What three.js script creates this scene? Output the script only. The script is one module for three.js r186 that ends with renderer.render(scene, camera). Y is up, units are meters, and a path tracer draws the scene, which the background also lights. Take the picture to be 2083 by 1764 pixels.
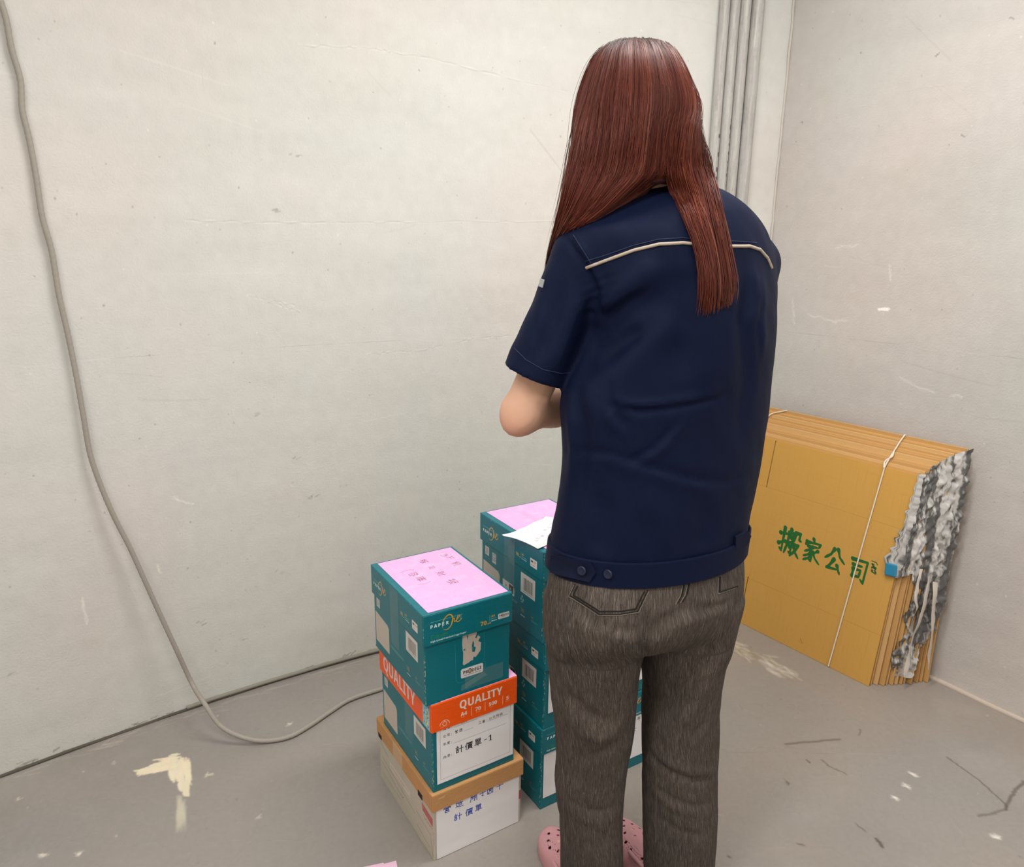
import * as THREE from 'three';
import { mergeGeometries, mergeVertices, toCreasedNormals } from 'three/addons/utils/BufferGeometryUtils.js';
import { RoundedBoxGeometry } from 'three/addons/geometries/RoundedBoxGeometry.js';
import { RectAreaLightUniformsLib } from 'three/addons/lights/RectAreaLightUniformsLib.js';

// ---------------------------------------------------------------- camera, light, exposure
const FOCAL = 1482, PITCH = 0.2517, ROLL = 0.0124, EYE = 1.4, CX = 1041.5, CY = 882;
const scene = new THREE.Scene();
scene.background = new THREE.Color(0x000000);
const camera = new THREE.PerspectiveCamera(2 * Math.atan(CY / FOCAL) * 180 / Math.PI, 2083 / 1764, 0.05, 30);
camera.position.set(0, EYE, 0);
camera.rotation.set(-PITCH, 0, ROLL, 'XYZ');
const renderer = new THREE.WebGLRenderer();
renderer.toneMapping = THREE.LinearToneMapping;
renderer.toneMappingExposure = 1.8;
renderer.shadowMap.enabled = true;
RectAreaLightUniformsLib.init();
const CEIL = 2.75;
const LAMP_COLOR = new THREE.Color(1.0, 0.985, 0.965);
// [x, z, turn, length, width, intensity] of the ceiling luminaires
const LAMPS = [[0.42, -1.5, 0.5, 1.2, 0.28, 15], [1.75, -0.55, 0.56, 1.2, 0.28, 5], [-0.65, 0.1, 0.56, 1.2, 0.28, 16], [1.0, 0.75, 0.56, 1.2, 0.28, 10]];

// ---------------------------------------------------------------- helpers
function rng(seed) { let s = seed >>> 0; return () => { s = (s + 0x6d2b79f5) | 0; let t = Math.imul(s ^ (s >>> 15), 1 | s); t = (t + Math.imul(t ^ (t >>> 7), 61 | t)) ^ t; return ((t ^ (t >>> 14)) >>> 0) / 4294967296; }; }
const V = (x, y, z) => new THREE.Vector3(x, y, z);
const clamp = (x, a, b) => Math.min(b, Math.max(a, x)), mix = (a, b, t) => a + (b - a) * t;
const smooth = (a, b, x) => { const t = clamp((x - a) / (b - a), 0, 1); return t * t * (3 - 2 * t); };
function hash3(x, y, z) { let h = Math.imul(x, 374761393) ^ Math.imul(y, 668265263) ^ Math.imul(z, 1274126177); h = Math.imul(h ^ (h >>> 13), 1274126177); return ((h ^ (h >>> 16)) >>> 0) / 4294967296; }
function noise3(x, y, z) {            // value noise, -1 .. 1
  const xi = Math.floor(x), yi = Math.floor(y), zi = Math.floor(z), f = (t) => t * t * (3 - 2 * t), u = f(x - xi), v = f(y - yi), w = f(z - zi);
  const a = mix(mix(hash3(xi, yi, zi), hash3(xi + 1, yi, zi), u), mix(hash3(xi, yi + 1, zi), hash3(xi + 1, yi + 1, zi), u), v);
  const b = mix(mix(hash3(xi, yi, zi + 1), hash3(xi + 1, yi, zi + 1), u), mix(hash3(xi, yi + 1, zi + 1), hash3(xi + 1, yi + 1, zi + 1), u), v);
  return mix(a, b, w) * 2 - 1;
}
const fbm = (x, y, z, n = 4) => { let s = 0, a = 0.5; for (let i = 0; i < n; i++) { s += a * noise3(x, y, z); x = x * 2.03 + 7.1; y = y * 2.03 + 3.7; z = z * 2.03 + 1.3; a *= 0.5; } return s; };
// a pixel of the photograph as a direction in the room, and that direction cut with a height or a depth
function ray(px, py) {
  const X = (px - CX) / FOCAL, Y = (CY - py) / FOCAL, cr = Math.cos(ROLL), sr = Math.sin(ROLL), c = Math.cos(PITCH), s = Math.sin(PITCH);
  const xr = X * cr - Y * sr, yr = X * sr + Y * cr;
  return V(xr, c * yr - s, -s * yr - c);
}
const atHeight = (px, py, h = 0) => { const d = ray(px, py); return d.multiplyScalar((h - EYE) / d.y).add(V(0, EYE, 0)); };
const atDepth = (px, py, z) => { const d = ray(px, py); return d.multiplyScalar(z / d.z).add(V(0, EYE, 0)); };

const taken = new Map();
function numbered(name) { const n = taken.get(name) ?? 0; taken.set(name, n + 1); return n ? name + '_' + String(n).padStart(3, '0') : name; }
function tag(o, label, category, group) { o.userData.label = label; o.userData.category = category; if (group) o.userData.group = group; return o; }
function mesh(name, geometry, material, parent) {
  const m = new THREE.Mesh(geometry, material);
  m.name = parent && parent !== scene ? name : numbered(name); m.castShadow = true; m.receiveShadow = true;
  (parent ?? scene).add(m);
  return m;
}
function thing(name, label, category, pos = [0, 0, 0], turn = 0, group) {
  const g = new THREE.Group(); g.name = numbered(name); g.position.set(...pos); g.rotation.y = turn; scene.add(g);
  return tag(g, label, category, group);
}
function structure(name, geometry, material, label) {
  const m = mesh(name, geometry, material); m.name = name; m.userData.kind = 'structure'; if (label) m.userData.label = label; return m;
}
const std = (color, roughness = 0.7, more = {}) => new THREE.MeshPhysicalMaterial({ color, roughness, metalness: 0, ...more });
function box(w, h, d, x = 0, y = 0, z = 0, r = 0.0012, seg = 2) {
  const g = r ? new RoundedBoxGeometry(w, h, d, seg, Math.min(r, w / 2.1, h / 2.1, d / 2.1)) : new THREE.BoxGeometry(w, h, d);
  return g.translate(x, y, z);
}
const plain = (g) => { const n = g.index ? g.toNonIndexed() : g; for (const k of Object.keys(n.attributes)) if (!['position', 'normal', 'uv'].includes(k)) n.deleteAttribute(k); return n; };
const join = (list) => mergeGeometries(list.map(plain));
function tube(points, r, seg = 60, sides = 8, closed = false) { return new THREE.TubeGeometry(new THREE.CatmullRomCurve3(points, closed, 'centripetal'), seg, r, sides, closed); }
function canvas(w, h, fill) { const c = document.createElement('canvas'); c.width = w; c.height = h; const x = c.getContext('2d'); if (fill) { x.fillStyle = fill; x.fillRect(0, 0, w, h); } return [c, x]; }
function texture(c, srgb = true) { const t = new THREE.CanvasTexture(c); if (srgb) t.colorSpace = THREE.SRGBColorSpace; t.wrapS = t.wrapT = THREE.RepeatWrapping; t.magFilter = THREE.LinearFilter; t.anisotropy = 8; return t; }
function grey(w, h, f) {               // a computed height or roughness map
  const d = new Uint8Array(w * h * 4);
  for (let y = 0; y < h; y++) for (let x = 0; x < w; x++) { const v = clamp(Math.round(f(x, y) * 255), 0, 255), i = (y * w + x) * 4; d[i] = d[i + 1] = d[i + 2] = v; d[i + 3] = 255; }
  const t = new THREE.DataTexture(d, w, h); t.wrapS = t.wrapT = THREE.RepeatWrapping; t.magFilter = THREE.LinearFilter; t.needsUpdate = true; return t;
}

// ---------------------------------------------------------------- handwriting and print: strokes on a 100 x 100 grid
const GLYPHS = {
  ban: '4,26 36,22|20,4 21,88 10,80|3,64 36,48|50,3 44,15|43,16 42,58 34,92|43,16 62,13 61,88 53,84|33,52 68,47|50,26 54,36|50,60 54,70|72,10 72,28 66,44|72,10 92,7 90,30 99,33|68,54 92,50 82,72 62,96|71,60 82,78 99,94',
  jia: '48,2 54,12|18,18 14,32|18,20 86,15 79,30|28,35 72,31|52,34 38,48 16,60|42,46 54,62 52,92 40,86|46,58 34,70 14,80|50,70 38,84 16,96|78,44 58,58|56,54 70,76 94,93',
  gong: '42,8 30,32 8,50|58,6 70,32 94,50|48,46 34,72 22,84 72,79|66,66 82,93', si: '14,12 80,9 77,90 64,80|22,32 60,30|25,48 26,78|25,48 57,46 54,74|26,75 54,72',
  ji: '20,4 24,13|4,22 42,20|10,36 36,35|10,48 36,47|10,60 11,88|10,60 36,59 35,86|11,85 35,83|50,45 98,42|74,6 74,96',
  jiaa: '26,4 18,28 4,50|16,32 16,96|32,12 97,10|38,22 39,42|38,22 92,21 90,42|39,41 90,40|54,12 54,40|74,12 74,40|42,48 42,82|42,48 88,48 88,82|42,59 88,59|42,70 88,70|42,81 88,81|54,84 34,98|72,84 95,97',
  dan: '18,6 18,24|18,6 42,6 42,24|18,23 42,23|58,6 58,24|58,6 82,6 82,24|58,23 82,23|22,32 22,66|22,32 78,32 78,66|22,48 78,48|22,65 78,65|50,32 50,98|5,80 95,79',
  xiang: '20,4 8,20|14,12 40,10|28,14 32,22|62,4 52,20|58,12 92,10|72,14 76,22|5,42 45,42|25,26 25,96|25,44 6,74|27,46 44,66|55,32 55,92|55,32 90,32 90,92|55,52 90,52|55,72 90,72|55,90 90,90',
  hao: '10,8 10,26|10,8 40,8 40,26|10,25 40,25|5,40 46,40|18,40 14,58 40,56 36,88 26,84|70,4 70,20|70,12 92,11|54,22 54,60 46,92|54,22 94,21 90,30|62,36 88,33|74,28 74,46 90,46|64,58 62,78 54,92|64,58 82,57 82,88 96,88 96,80',
  gongg: '15,18 85,17|50,18 50,82|5,83 95,81', an: '50,2 54,10|15,14 12,26|15,14 86,14 82,24|45,22 30,42 70,56|10,38 90,36|66,38 50,52 22,58|8,70 92,70|50,58 50,98|48,72 15,94|52,72 88,94',
  xin: '14,50 8,76|34,32 34,80 44,90 72,88 74,72|48,20 54,36|76,36 90,60', zhi: '45,5 55,16|15,30 80,28 20,82|10,78 30,82 60,94 96,92',
  suo: '38,8 12,14|12,14 12,60 4,92|14,32 42,30 42,56 14,58|88,6 60,14|60,14 60,60 50,94|60,42 98,40|80,42 80,98', xang: '48,2 40,18|14,24 14,94|14,22 86,20 86,92 76,86|34,44 34,74|34,44 66,44 66,74|34,73 66,73',
  ying: '15,10 20,20|35,6 28,26 12,34|30,20 40,32|60,10 65,20|82,6 74,26 58,34|76,20 90,32|8,40 6,50|8,40 92,40 90,50|34,50 34,66|34,50 66,50 66,66|34,65 66,65|26,74 26,96|26,74 74,74 74,96|26,95 74,95',
  zao: '12,8 20,18|5,36 22,34 12,60 20,72|4,90 20,78 50,92 98,92|50,6 40,22|46,18 84,16|64,4 64,36|34,36 96,36|46,48 46,74|46,48 82,48 82,74|46,73 82,73',
  nian: '32,4 12,34|26,20 88,18|32,42 84,40|32,42 32,64|4,64 98,64|58,20 58,98', du: '50,2 54,10|14,16 92,14|16,16 14,60 4,94|26,32 90,30|42,22 42,48|70,22 70,48|42,48 70,48|30,60 76,58 60,78 28,96|38,66 60,86 92,96',
  nei: '14,26 14,96|14,24 86,22 86,94 76,88|50,4 50,40 26,76|50,40 76,74', rong: '50,2 54,10|14,14 10,26|14,14 88,14 84,26|38,22 20,40|62,22 82,38|50,30 36,52 8,68|50,34 68,54 94,66|34,68 34,96|34,68 68,68 68,96|34,95 68,95',
  zhou: '18,10 16,60 6,94|18,10 60,9 60,90 52,84|34,24 34,62|46,22 46,60|22,40 58,38|74,20 73,66|90,6 90,96', zi: '22,14 76,12 50,34|50,34 52,90 40,84|6,50 94,46',
  yuan: '12,6 12,96|12,6 88,6 88,96|12,94 88,94|34,22 66,22|50,14 50,34|26,34 74,34|38,44 38,56|38,44 62,44 62,56|38,56 62,56|48,58 26,84|50,62 70,84', shi: '10,44 92,38|50,4 52,96',
  qian: '30,4 36,16|70,2 62,16|6,22 94,20|20,34 20,92|20,34 46,34 46,90 38,86|20,52 46,52|20,68 46,68|64,36 64,74|84,30 84,92 76,86', xia: '6,14 94,12|46,14 46,96|50,36 70,52', fu: '14,14 70,10|14,14 12,92|14,46 58,44',
  cai: '10,10 10,66|10,10 42,10 42,66|10,28 42,28|10,46 42,46|10,64 42,64|20,70 6,94|34,70 46,90|52,32 98,30|80,6 80,92 68,86|78,34 54,72', ku: '50,2 54,10|14,16 92,14|16,16 14,60 4,94|28,30 86,30|32,42 32,72|32,42 82,42 82,72|32,56 82,56|32,71 82,71|22,84 94,84|57,22 57,98',
  bao: '4,20 46,18|25,4 25,34|8,34 44,34|10,50 42,50|4,64 46,64|25,40 25,96|56,10 56,96|56,10 90,10 88,34 76,32|56,44 88,42 76,70 54,94|62,54 94,94', san: '12,20 60,12 36,40|36,40 76,42 60,80 14,92',
};
function strokes(ctx, id, x, y, size, width, opt = {}) {     // brush = tapering strokes, wob = hand wobble
  const r = rng((opt.seed ?? 1) + id.length * 91 + id.charCodeAt(0) * 7 + Math.round(x * 3));
  ctx.save(); ctx.translate(x, y); ctx.transform(1, opt.skewY ?? 0, opt.skewX ?? 0, 1, 0, 0); if (opt.turn) { ctx.translate(size / 2, size / 2); ctx.rotate(opt.turn); ctx.translate(-size / 2, -size / 2); }
  ctx.lineCap = 'round'; ctx.lineJoin = 'round';
  const w = opt.wob ?? 0;
  for (const s of GLYPHS[id].split('|')) {
    const p = s.split(' ').map((q) => q.split(',').map((n) => Number(n) * size / 100 + (r() - 0.5) * w));
    if (!opt.brush) { ctx.lineWidth = width; ctx.beginPath(); ctx.moveTo(...p[0]); for (let i = 1; i < p.length; i++) ctx.lineTo(...p[i]); ctx.stroke(); continue; }
    const N = 14 * (p.length - 1);
    for (let i = 0; i <= N; i++) {
      const f = i / 14, k = Math.min(p.length - 2, Math.floor(f)), t = f - k, e = i / N;
      const rad = width * (0.62 - 0.2 * Math.sin(e * Math.PI) + (e > 0.8 ? -(e - 0.8) * 1.5 : 0) + (e < 0.12 ? 0.1 : 0)) * 0.85;
      ctx.beginPath(); ctx.ellipse(mix(p[k][0], p[k + 1][0], t), mix(p[k][1], p[k + 1][1], t), Math.max(0.5, rad), Math.max(0.5, rad * 0.8), 0.6, 0, 7); ctx.fill();
    }
  }
  ctx.restore();
}

// ---------------------------------------------------------------- the room
const CORNER = V(0.971, 0, -2.853), B_DIR = V(0.571, 0, 0.821).normalize();
const A_PTS = [V(-2.55, 0, -0.72), V(-1.366, 0, -1.664), V(-0.992, 0, -1.965), V(-0.473, 0, -2.3), V(0.22, 0, -2.615), CORNER];
const A_CURVE = new THREE.CatmullRomCurve3(A_PTS, false, 'centripetal'); A_CURVE.arcLengthDivisions = 600;
const A_LEN = A_CURVE.getLength(), B_LEN = 4.3;
const B_END = CORNER.clone().addScaledVector(B_DIR, B_LEN), L_END = A_PTS[0].clone().addScaledVector(B_DIR, 3.7);
const A_SAMPLES = Array.from({ length: 401 }, (_, i) => A_CURVE.getPointAt(i / 400));
// where a pixel falls on the back wall (metres along, metres up) and on the right wall
function onA(px, py) {
  const d = ray(px, py), side = (p) => d.x * p.z - d.z * p.x; let k = 0;
  for (; k < 399; k++) if (side(A_SAMPLES[k]) * side(A_SAMPLES[k + 1]) <= 0 && A_SAMPLES[k].z < -0.3) break;
  const a = side(A_SAMPLES[k]), b = side(A_SAMPLES[k + 1]), t = a / (a - b), p = A_SAMPLES[k].clone().lerp(A_SAMPLES[k + 1], t);
  return { s: (k + t) / 400 * A_LEN, h: EYE + d.y * Math.hypot(p.x, p.z) / Math.hypot(d.x, d.z), p };
}
const nA = (s) => { const t = A_CURVE.getTangentAt(clamp(s / A_LEN, 0, 1)); return V(-t.z, 0, t.x); };
const nB = V(-B_DIR.z, 0, B_DIR.x);
function onB(px, py) {
  const d = ray(px, py), o = V(0, EYE, 0), t = CORNER.clone().sub(o).dot(nB) / d.dot(nB), p = o.addScaledVector(d, t);
  return { s: p.clone().sub(CORNER).dot(B_DIR), h: p.y, p };
}
function slab(path, h0, h1, thick, outward) {      // an upright wall along a path, uv in metres
  const pos = [], uv = [], idx = []; let s = 0;
  path.forEach((p, i) => {
    if (i) s += p.distanceTo(path[i - 1]);
    const n = outward(i);
    for (const [t, h] of [[0, h0], [0, h1], [thick, h1], [thick, h0]]) { pos.push(p.x - n.x * t, h, p.z - n.z * t); uv.push(s, t ? h + t : h); }
  });
  for (let i = 0; i < path.length - 1; i++) for (let k = 0; k < 4; k++) { const a = i * 4 + k, b = i * 4 + (k + 1) % 4, c = a + 4, e = b + 4; idx.push(a, c, b, b, c, e); }
  const l = (path.length - 1) * 4; idx.push(0, 1, 2, 0, 2, 3, l, l + 2, l + 1, l, l + 3, l + 2);
  const g = new THREE.BufferGeometry(); g.setAttribute('position', new THREE.Float32BufferAttribute(pos, 3)); g.setAttribute('uv', new THREE.Float32BufferAttribute(uv, 2)); g.setIndex(idx);
  const out = toCreasedNormals(g, 0.6); return out;
}
// trowelled, painted cement: cream with faint warm and green blotches, fine pits, trowel edges
function plasterCanvas(w, h, m, base, seed, marks) {
  const [c, x] = canvas(w, h, `rgb(${base.join(',')})`), img = x.getImageData(0, 0, w, h), d = img.data;
  for (let j = 0; j < h; j++) for (let i = 0; i < w; i++) {
    const u = i / w * m[0], v = j / h * m[1], k = (j * w + i) * 4;
    const big = fbm(u * 1.3 + seed, v * 1.3, 3.1, 4), warm = fbm(u * 2.2 + 9 + seed, v * 1.7 + 4, 8.8, 3), green = fbm(u * 1.6 + 21 + seed, v * 2.4 + 14, 5.5, 3), fine = fbm(u * 40, v * 34, seed, 3), tro = fbm(u * 3 + 2, v * 16 + seed, 1.7, 3);
    const l = big * 7 + fine * 4 + tro * 4.5;
    d[k] = clamp(base[0] + l + warm * 5 - green * 3, 0, 255); d[k + 1] = clamp(base[1] + l - warm * 1.5 + green * 1, 0, 255); d[k + 2] = clamp(base[2] + l - warm * 3 - green * 2, 0, 255);
  }
  x.putImageData(img, 0, 0);
  const r = rng(seed * 77 + 5), P = (s, t) => [s / m[0] * w, h - t / m[1] * h];
  for (let i = 0; i < 900; i++) {          // pits and specks
    const [a, b] = [r() * w, r() * h], q = r(); x.fillStyle = q < 0.6 ? `rgba(95,88,78,${0.08 + 0.25 * r()})` : `rgba(250,248,240,${0.1 + 0.3 * r()})`;
    x.beginPath(); x.ellipse(a, b, 0.6 + r() * 1.3, 0.5 + r() * 0.8, r() * 3, 0, 7); x.fill();
  }
  for (let i = 0; i < 55; i++) {          // short trowel strokes and smears
    const a = r() * w, b = r() * h, L = 20 + r() * 120, an = (r() - 0.5) * 0.5 + (r() < 0.2 ? 1.2 : 0); x.strokeStyle = r() < 0.55 ? `rgba(120,112,100,${0.03 + 0.05 * r()})` : `rgba(255,252,244,${0.03 + 0.07 * r()})`; x.lineWidth = 0.8 + r() * 2.2;
    x.beginPath(); x.moveTo(a, b); x.quadraticCurveTo(a + L / 2, b + Math.sin(an) * L / 2 + (r() - 0.5) * 8, a + L, b + Math.sin(an) * L); x.stroke();
  }
  marks(x, P, r);
  return c;
}
const scrawl = (x, pts, r, color, width, jit = 2) => { x.strokeStyle = color; x.lineWidth = width; x.lineCap = 'round'; x.beginPath(); pts.forEach((p, i) => { const q = [p[0] + (r() - 0.5) * jit, p[1] + (r() - 0.5) * jit]; i ? x.lineTo(...q) : x.moveTo(...q); }); x.stroke(); };
function between(list, fn, n = 14) { const out = []; for (let i = 0; i < list.length - 1; i++) for (let k = 0; k < n; k++) { const t = k / n; out.push(fn(mix(list[i][0], list[i + 1][0], t), mix(list[i][1], list[i + 1][1], t))); } out.push(fn(...list[list.length - 1])); return out; }

const aCanvas = plasterCanvas(2048, 1300, [A_LEN, CEIL], [211, 209, 203], 3, (x, P, r) => {
  const q = (px, py) => { const o = onA(px, py); return P(o.s, o.h); };
  for (const l of [[[608, 93], [740, 97], [860, 116], [1150, 186]], [[380, 449], [560, 453], [830, 452], [1140, 450]], [[748, 720], [860, 712], [960, 690], [1100, 676]], [[505, 600], [560, 618], [612, 634]], [[528, 606], [600, 622]]])
    for (let k = 0; k < 3; k++) scrawl(x, between(l, q), r, k ? 'rgba(255,252,245,.12)' : 'rgba(130,120,106,.2)', k ? 2.2 : 1.5, 3);
  for (const [px, py, a] of [[622, 1013, .6], [640, 1010, .5], [408, 1270, .55], [598, 935, .5], [490, 1303, .4], [522, 845, .4], [20, 1373, .4], [560, 430, .4], [596, 316, .35], [565, 1165, .3]]) for (let i = 0; i < 4; i++) { const [a0, b0] = q(px + (r() - .5) * 16, py + (r() - .5) * 7); scrawl(x, [[a0, b0], [a0 + 3 + r() * 5, b0 - r() * 3]], r, `rgba(110,106,96,${a * r() * 0.55})`, 1 + r() * 1.4, 1); }
  for (const l of [[[166, 1218], [170, 1238], [178, 1268]], [[320, 1150], [326, 1165]], [[354, 1010], [365, 1020], [395, 1025]]]) for (let i = 0; i < 4; i++) scrawl(x, between(l, q, 6), r, 'rgba(240,236,224,.4)', 1.2, 4);
  for (let i = 0; i < 60; i++) { const px = 0 + r() * 760, py = 1581 - px * .35 + px * px * 3e-5 - r() * 16; scrawl(x, between([[px, py], [px + 8 + r() * 20, py - 4 - r() * 4]], q, 3), r, 'rgba(104,96,84,.35)', .8 + r() * 1.6, 3); }
});
const bCanvas = plasterCanvas(2048, 1300, [B_LEN, CEIL], [201, 196, 190], 11, (x, P, r) => {
  const q = (px, py) => { const o = onB(px, py); return P(o.s, o.h); };
  for (let i = 0; i < 26; i++) scrawl(x, between([[1786 + r() * 8, 628 + r() * 3], [1800 + r() * 10, 626 + r() * 5]], q, 3), r, 'rgba(255,252,246,.6)', 1.5, 2);
  for (const l of [[[1808, 540], [1812, 570]], [[1935, 806], [1960, 808]], [[1700, 502], [1745, 500]], [[1612, 610], [1616, 660]], [[1645, 640], [1700, 655], [1720, 650]], [[1830, 770], [1900, 800]]]) for (let i = 0; i < 5; i++) scrawl(x, between(l, q, 5), r, 'rgba(250,246,238,.12)', 1.5, 6);
  for (const l of [[[1955, 272], [1962, 280]], [[2054, 36], [2062, 40]], [[1630, 248], [1633, 250]], [[1902, 115], [1912, 108]]]) scrawl(x, between(l, q, 4), r, 'rgba(110,102,96,.4)', 1.5, 2);
});
const plasterBump = grey(1024, 1024, (x, y) => 0.5 + 0.35 * fbm(x / 90, y / 60, 2.2, 5) + 0.12 * noise3(x / 3, y / 3, 4));
const wallMat = (c, m) => { const t = texture(c); t.repeat.set(1 / m[0], 1 / m[1]); const b = plasterBump.clone(); b.repeat.set(1 / 1.1, 1 / 1.1); b.needsUpdate = true; return std(0xffffff, 0.62, { map: t, bumpMap: b, bumpScale: 0.0018, specularIntensity: 0.35 }); };
const wallMatA = wallMat(aCanvas, [A_LEN, CEIL]), wallMatB = wallMat(bCanvas, [B_LEN, CEIL]);
structure('wall_back', slab(A_SAMPLES.filter((_, i) => i % 5 === 0), 0, CEIL, 0.12, (i) => nA(i / 80 * A_LEN)), wallMatA, 'cream plastered wall with faint trowel lines behind the cartons');
structure('wall_right', slab([CORNER.clone().addScaledVector(B_DIR, 0), B_END], 0, CEIL, 0.12, () => nB), wallMatB, 'grey plastered wall the cardboard bundle leans on');
const dirOf = (a, b) => { const t = b.clone().sub(a).normalize(); return V(-t.z, 0, t.x); };
structure('wall_left', slab([L_END, A_PTS[0]], 0, CEIL, 0.12, () => dirOf(L_END, A_PTS[0])), wallMatB);
structure('wall_front', slab([B_END, L_END], 0, CEIL, 0.12, () => dirOf(B_END, L_END)), wallMatB);

// floor: grey epoxy paint, scuffed, with a spill of cream paint and hairline cracks
const FX0 = -3, FZ0 = -3.2, FS = 7;
const [fCanvas, fx] = canvas(2048, 2048, '#a69e95');
{
  const img = fx.getImageData(0, 0, 2048, 2048), d = img.data, base = [151, 144, 137];
  for (let j = 0; j < 2048; j++) for (let i = 0; i < 2048; i++) {
    const u = i / 2048 * FS, v = j / 2048 * FS, k = (j * 2048 + i) * 4, a = fbm(u * 1.4, v * 1.4, 6, 4) * 9, warm = fbm(u * 2.6 + 5, v * 2.6, 9, 3) * 5, f = noise3(u * 130, v * 130, 2) * 2.2, dust = Math.max(0, fbm(u * 3.2 + 40, v * 3.2, 1, 4) - 0.12) * 26;
    d[k] = base[0] + a + warm + f + dust; d[k + 1] = base[1] + a + f + dust; d[k + 2] = base[2] + a - warm * 0.8 + f + dust;
  }
  fx.putImageData(img, 0, 0);
  const r = rng(404), q = (px, py) => { const p = atHeight(px, py); return [(p.x - FX0) / FS * 2048, (p.z - FZ0) / FS * 2048]; };
  for (let i = 0; i < 700; i++) { fx.fillStyle = r() < 0.5 ? `rgba(90,84,78,${0.1 + 0.25 * r()})` : `rgba(235,230,220,${0.1 + 0.3 * r()})`; fx.beginPath(); fx.ellipse(r() * 2048, r() * 2048, 0.5 + r() * 1.1, 0.5 + r() * 0.7, r() * 3, 0, 7); fx.fill(); }
  // the spill: a fan of brush hairs and a run towards the viewer
  for (let i = 0; i < 420; i++) {
    const t = r(), fanL = r() < 0.5; let a, b;
    if (fanL) { a = [372 - t * 70 - r() * 14, 1547 + t * 22 + (r() - .5) * 30 * (1 - t * 0.8)]; b = [a[0] - 10 - r() * 14, a[1] + 2 + r() * 5]; }
    else { a = [344 + r() * 42, 1541 + r() * 56]; b = [a[0] + (r() - .3) * 6, a[1] + 8 + r() * 12]; if (a[0] < 360 && a[1] > 1575) continue; }
    scrawl(fx, [q(...a), q(...b)], r, `rgba(${226 + r() * 16},${216 + r() * 12},${186 + r() * 14},.85)`, 0.8 + r() * 1.2, 0.6);
  }
  for (let i = 0; i < 60; i++) scrawl(fx, [q(370 + r() * 14, 1590 + r() * 18), q(372 + r() * 12, 1612 + r() * 8)], r, 'rgba(226,216,188,.7)', 1, 0.6);
  for (let i = 0; i < 70; i++) scrawl(fx, [q(360 + r() * 18, 1616 + r() * 40), q(360 + r() * 18, 1650 + r() * 44)], r, 'rgba(196,190,172,.16)', 2, 1);
  for (const [x0, y0, n] of [[84, 1742, 8], [156, 1738, 8], [420, 1578, 4], [588, 1475, 5], [520, 1665, 3], [225, 1553, 3], [34, 1628, 3]]) for (let i = 0; i < n; i++) scrawl(fx, [q(x0 + (r() - .5) * 14, y0 + (r() - .5) * 8), q(x0 + 8 + (r() - .5) * 14, y0 - 4 + (r() - .5) * 8)], r, 'rgba(224,216,200,.5)', 1.1, 0.8);
  // cracks and scuffs on the right
  const dark = (l, a, w) => { for (let i = 0; i < 2; i++) scrawl(fx, between(l, q, 10), r, `rgba(92,84,76,${a})`, w, 1.4); };
  dark([[1598, 1514], [1640, 1510], [1708, 1504]], .35, 2); dark([[1640, 1546], [1648, 1552]], .5, 1); dark([[1672, 1546], [1688, 1560], [1722, 1575]], .4, 1); dark([[1750, 1484], [1748, 1496]], .4, 1); dark([[1782, 1706], [1796, 1724]], .7, 1.4); dark([[1740, 1676], [1762, 1692]], .4, 1);
  dark([[1925, 1540], [1940, 1550], [1990, 1586], [2010, 1604], [2048, 1640], [2046, 1648]], .55, 1); dark([[2046, 1642], [2062, 1612], [2083, 1590]], .4, 2.2); dark([[2046, 1646], [2020, 1655], [1990, 1660]], .3, 1.6); dark([[1600, 1590], [1604, 1596]], .4, 1.3); dark([[1622, 1716], [1636, 1720]], .4, 1); dark([[1480, 1742], [1486, 1744]], .4, 1);
  for (const [x0, y0, n] of [[1852, 1572, 7], [2020, 1700, 10], [1838, 1596, 6], [1815, 1620, 6]]) for (let i = 0; i < n; i++) scrawl(fx, [q(x0 + (r() - .5) * 14, y0 + (r() - .5) * 8), q(x0 + 12 + (r() - .5) * 10, y0 + 6 + (r() - .5) * 8)], r, 'rgba(232,226,216,.35)', 1.6, 1);
  for (let i = 0; i < 110; i++) { const a = 1476 + r() * 130, b = 1292 + (a - 1476) * .52 + r() * 26; scrawl(fx, [q(a, b), q(a + 8 + r() * 22, b + 5 + r() * 12)], r, r() < .5 ? 'rgba(226,220,204,.22)' : 'rgba(148,138,112,.18)', 2 + r() * 3, 2); }
  for (let i = 0; i < 60; i++) { const a = r() * 780, b = 1581 - a * .36 + a * a * 4e-5 + 3 + r() * 10; scrawl(fx, between([[a, b], [a + 20 + r() * 40, b - 8 - r() * 8]], q, 3), r, 'rgba(214,206,192,.25)', 1, 1); }
}
const fTex = texture(fCanvas); fTex.flipY = false;
const floorRough = grey(512, 512, (x, y) => 0.5 + 0.3 * fbm(x / 60, y / 60, 7, 5));
const floorBump = grey(512, 512, (x, y) => 0.5 + 0.4 * fbm(x / 40, y / 40, 17, 4));
{
  const g = box(FS, 0.1, FS, FX0 + FS / 2, -0.05, FZ0 + FS / 2, 0), p = g.attributes.position, uv = g.attributes.uv;
  for (let i = 0; i < p.count; i++) uv.setXY(i, (p.getX(i) - FX0) / FS, (p.getZ(i) - FZ0) / FS);
  const rr = floorRough.clone(); rr.repeat.set(6, 6); rr.needsUpdate = true; const bb = floorBump.clone(); bb.repeat.set(5, 5); bb.needsUpdate = true;
  structure('floor', g, std(0xffffff, 0.62, { map: fTex, roughnessMap: rr, bumpMap: bb, bumpScale: 0.003, specularIntensity: 0.5 }), 'scuffed grey painted concrete floor');
  structure('ceiling', box(FS, 0.1, FS, FX0 + FS / 2, CEIL + 0.05, FZ0 + FS / 2, 0), std(0xd8d4cc, 0.9));
}
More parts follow.
